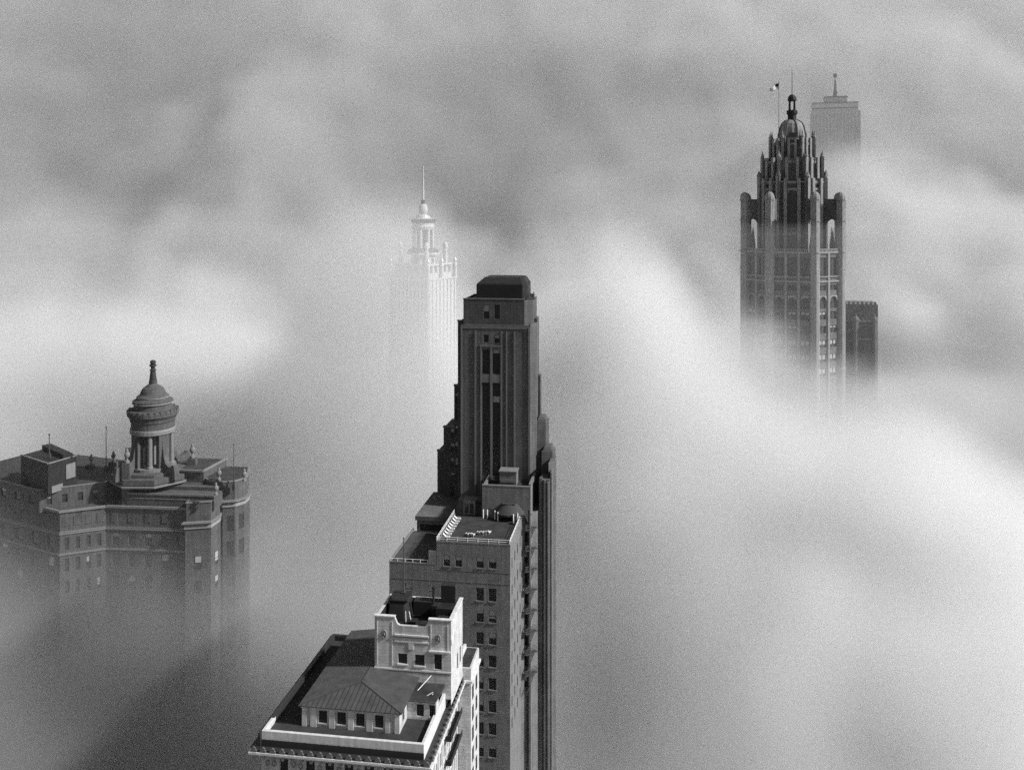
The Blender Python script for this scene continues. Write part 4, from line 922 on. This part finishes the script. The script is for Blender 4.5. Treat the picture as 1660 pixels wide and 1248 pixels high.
# ------------------------------------------------------------------ fog bank: a real volume filling the city up to a billowing top
def fog():
    g = bpy.data.node_groups.new('fog_density', 'GeometryNodeTree')
    g.interface.new_socket('Geometry', in_out='INPUT', socket_type='NodeSocketGeometry')
    g.interface.new_socket('Geometry', in_out='OUTPUT', socket_type='NodeSocketGeometry')
    N = g.nodes; L = g.links; out = N.new('NodeGroupOutput')
    X0, X1, Y0, Y1, Z0, Z1_ = -800, 800, 60, 1080, 4, 600
    vx = 7.5
    vc = N.new('GeometryNodeVolumeCube'); vc.inputs['Min'].default_value = (X0,Y0,Z0); vc.inputs['Max'].default_value = (X1,Y1,Z1_)
    vc.inputs['Resolution X'].default_value = int((X1-X0)/vx); vc.inputs['Resolution Y'].default_value = int((Y1-Y0)/vx); vc.inputs['Resolution Z'].default_value = int((Z1_-Z0)/vx)
    pos = N.new('GeometryNodeInputPosition'); sep = N.new('ShaderNodeSeparateXYZ'); L.new(pos.outputs[0], sep.inputs[0]); X, Y, Z = sep.outputs
    mt = lambda op, a, b=None, c=None: nmath(g, op, a, b, c)
    span = Y1-Y0
    fc = N.new('ShaderNodeFloatCurve'); L.new(mt('DIVIDE', mt('SUBTRACT', Y, Y0), span), fc.inputs['Value'])
    pts = FOG_TOP; cv = fc.mapping.curves[0]; P_ = [((y-Y0)/span, z/700) for y, z in pts]
    cv.points[0].location = P_[0]; cv.points[1].location = P_[-1]
    for p in P_[1:-1]: cv.points.new(*p)
    fc.mapping.update()
    h = mt('MULTIPLY', fc.outputs[0], 700)
    def noise(sc, det, off=0, sz=1.0):
        n = N.new('ShaderNodeTexNoise'); n.inputs['Scale'].default_value = sc; n.inputs['Detail'].default_value = det; n.inputs['Roughness'].default_value = .45
        v = N.new('ShaderNodeVectorMath'); v.operation = 'MULTIPLY_ADD'; v.inputs[1].default_value = (1,1,sz); v.inputs[2].default_value = (off,off*.7,off*.3)
        L.new(pos.outputs[0], v.inputs[0]); L.new(v.outputs[0], n.inputs['Vector']); return mt('SUBTRACT', n.outputs[0], .5)
    # billows grow with distance
    amp = mt('MULTIPLY', mt('MINIMUM', mt('MAXIMUM', mt('DIVIDE', mt('SUBTRACT', Y, 150), 500), 0.12), 1.0), FOG_AMP)
    amp = mt('MULTIPLY', amp, mt('SUBTRACT', 1, mt('MULTIPLY', mt('MINIMUM', mt('MAXIMUM', mt('DIVIDE', mt('SUBTRACT', Y, 800), 400), 0), 1), .25)))
    amp = mt('MAXIMUM', amp, mt('MULTIPLY', mt('MINIMUM', mt('MAXIMUM', mt('DIVIDE', mt('SUBTRACT', X, 50), 90), 0), 1), FOG_AMP*.9))
    deep = mt('MINIMUM', mt('MAXIMUM', mt('DIVIDE', mt('SUBTRACT', Y, 560), 200), 0), 1)
    h = mt('ADD', h, mt('MULTIPLY', noise(.0055, 2.0, 40), mt('MULTIPLY', amp, mt('ADD', 1, mt('MULTIPLY', deep, .7)))))
    h = mt('ADD', h, mt('MULTIPLY', noise(.017, 3.0, 300), mt('MULTIPLY', amp, mt('SUBTRACT', .65, mt('MULTIPLY', deep, .38)))))
    for cx, cy, rx, ry, a in FOG_BUMPS:
        e = mt('ADD', mt('POWER', mt('DIVIDE', mt('SUBTRACT', X, cx), rx), 2), mt('POWER', mt('DIVIDE', mt('SUBTRACT', Y, cy), ry), 2))
        h = mt('ADD', h, mt('MULTIPLY', mt('EXPONENT', mt('MULTIPLY', e, -1)), a))
    far = mt('MINIMUM', mt('MAXIMUM', mt('DIVIDE', mt('SUBTRACT', Y, 230), 400), .22), 1)
    far = mt('MAXIMUM', far, mt('MINIMUM', mt('MAXIMUM', mt('DIVIDE', mt('SUBTRACT', X, 40), 60), 0), .8))
    far = mt('MULTIPLY', far, mt('SUBTRACT', 1, mt('MULTIPLY', mt('MINIMUM', mt('MAXIMUM', mt('DIVIDE', mt('SUBTRACT', Y, 550), 350), 0), 1), .62)))
    h = mt('ADD', h, mt('MULTIPLY', mt('MULTIPLY', noise(.021, 4.0, 700), far), FOG_TORN))
    dep = mt('MAXIMUM', mt('SUBTRACT', h, Z), 0)
    d = mt('MINIMUM', mt('MULTIPLY', mt('POWER', mt('DIVIDE', dep, 18), 1.4), .012), .05)
    d = mt('MULTIPLY', d, mt('ADD', 1, mt('MULTIPLY', noise(.02, 3, 90), 1.3)))
    d = mt('ADD', d, mt('ADD', HAZE, mt('MULTIPLY', mt('MINIMUM', mt('MAXIMUM', mt('DIVIDE', mt('SUBTRACT', Y, 520), 120), 0), 1), .0012)))
    L.new(d, vc.inputs['Density'])
    sm = N.new('GeometryNodeSetMaterial'); L.new(vc.outputs[0], sm.inputs[0]); L.new(sm.outputs[0], out.inputs[0])
    mat = bpy.data.materials.new('fog_droplets'); mat.use_nodes = True; mn = mat.node_tree; mn.nodes.remove(mn.nodes['Principled BSDF'])
    pv = mn.nodes.new('ShaderNodeVolumePrincipled'); pv.inputs['Color'].default_value = (.975,.975,.975,1); pv.inputs['Density'].default_value = 1.0; pv.inputs['Anisotropy'].default_value = 0.15
    # shade in the fog's dark hollows, painted into its scattering colour
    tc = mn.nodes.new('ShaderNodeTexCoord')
    soot_shade = 0.0
    for cx, cy, cz, r, k in HOLLOW_SHADE:
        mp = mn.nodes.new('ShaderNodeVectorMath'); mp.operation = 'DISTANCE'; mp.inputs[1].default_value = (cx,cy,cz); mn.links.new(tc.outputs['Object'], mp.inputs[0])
        q = nmath(mn, 'DIVIDE', mp.outputs['Value'], r); soot_shade = nmath(mn, 'ADD', soot_shade, nmath(mn, 'MULTIPLY', nmath(mn, 'EXPONENT', nmath(mn, 'MULTIPLY', nmath(mn, 'MULTIPLY', q, q), -1)), k))
    al = nmath(mn, 'SUBTRACT', .985, nmath(mn, 'MULTIPLY', nmath(mn, 'MINIMUM', soot_shade, 2.0), .2)); cc = mn.nodes.new('ShaderNodeCombineColor')
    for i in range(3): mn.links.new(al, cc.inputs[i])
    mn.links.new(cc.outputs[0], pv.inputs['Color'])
    mn.links.new(pv.outputs[0], mn.nodes['Material Output'].inputs['Volume'])
    sm.inputs['Material'].default_value = mat
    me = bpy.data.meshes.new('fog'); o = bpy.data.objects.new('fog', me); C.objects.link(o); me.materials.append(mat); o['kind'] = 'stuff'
    o['label'] = 'thick fog bank hiding the city below the tower tops'
    md = o.modifiers.new('fog_density', 'NODES'); md.node_group = g
FOG_TOP = [(60,35),(200,45),(260,60),(330,78),(380,100),(430,130),(480,128),(560,142),(640,182),(710,225),(770,290),(850,400),(940,550),(1080,690)]
FOG_AMP = 95.0
FOG_TORN = 120.0
# (x, y, radius x, radius y, height) of the larger billows and hollows
FOG_BUMPS = [(-64,378,42,32,108),(-27,388,22,26,44),(-150,290,80,40,31),(-205,285,40,40,14),(110,452,26,35,3),(235,390,60,60,20),(243,650,50,42,56),
             (49,430,38,45,38),(65,375,45,90,42),(150,325,36,40,44),(20,262,26,34,-16),(165,470,35,40,-22),(120,240,55,60,34),(225,490,60,60,-55),(-195,750,55,60,75),(10,770,100,80,-38),
             (-120,230,50,60,-22),(-350,820,110,100,-50),(390,800,90,80,35),(-200,520,70,70,8),(-90,640,80,80,-40),(70,690,55,60,28),(330,560,70,70,30)]
HOLLOW_SHADE = [(-125,240,55,105,1.7),(225,470,120,75,1.5),(10,780,270,110,.9),(-360,830,340,130,1.0)]   # x, y, z, radius, amount of painted shade
HAZE = 0.00035
fog()
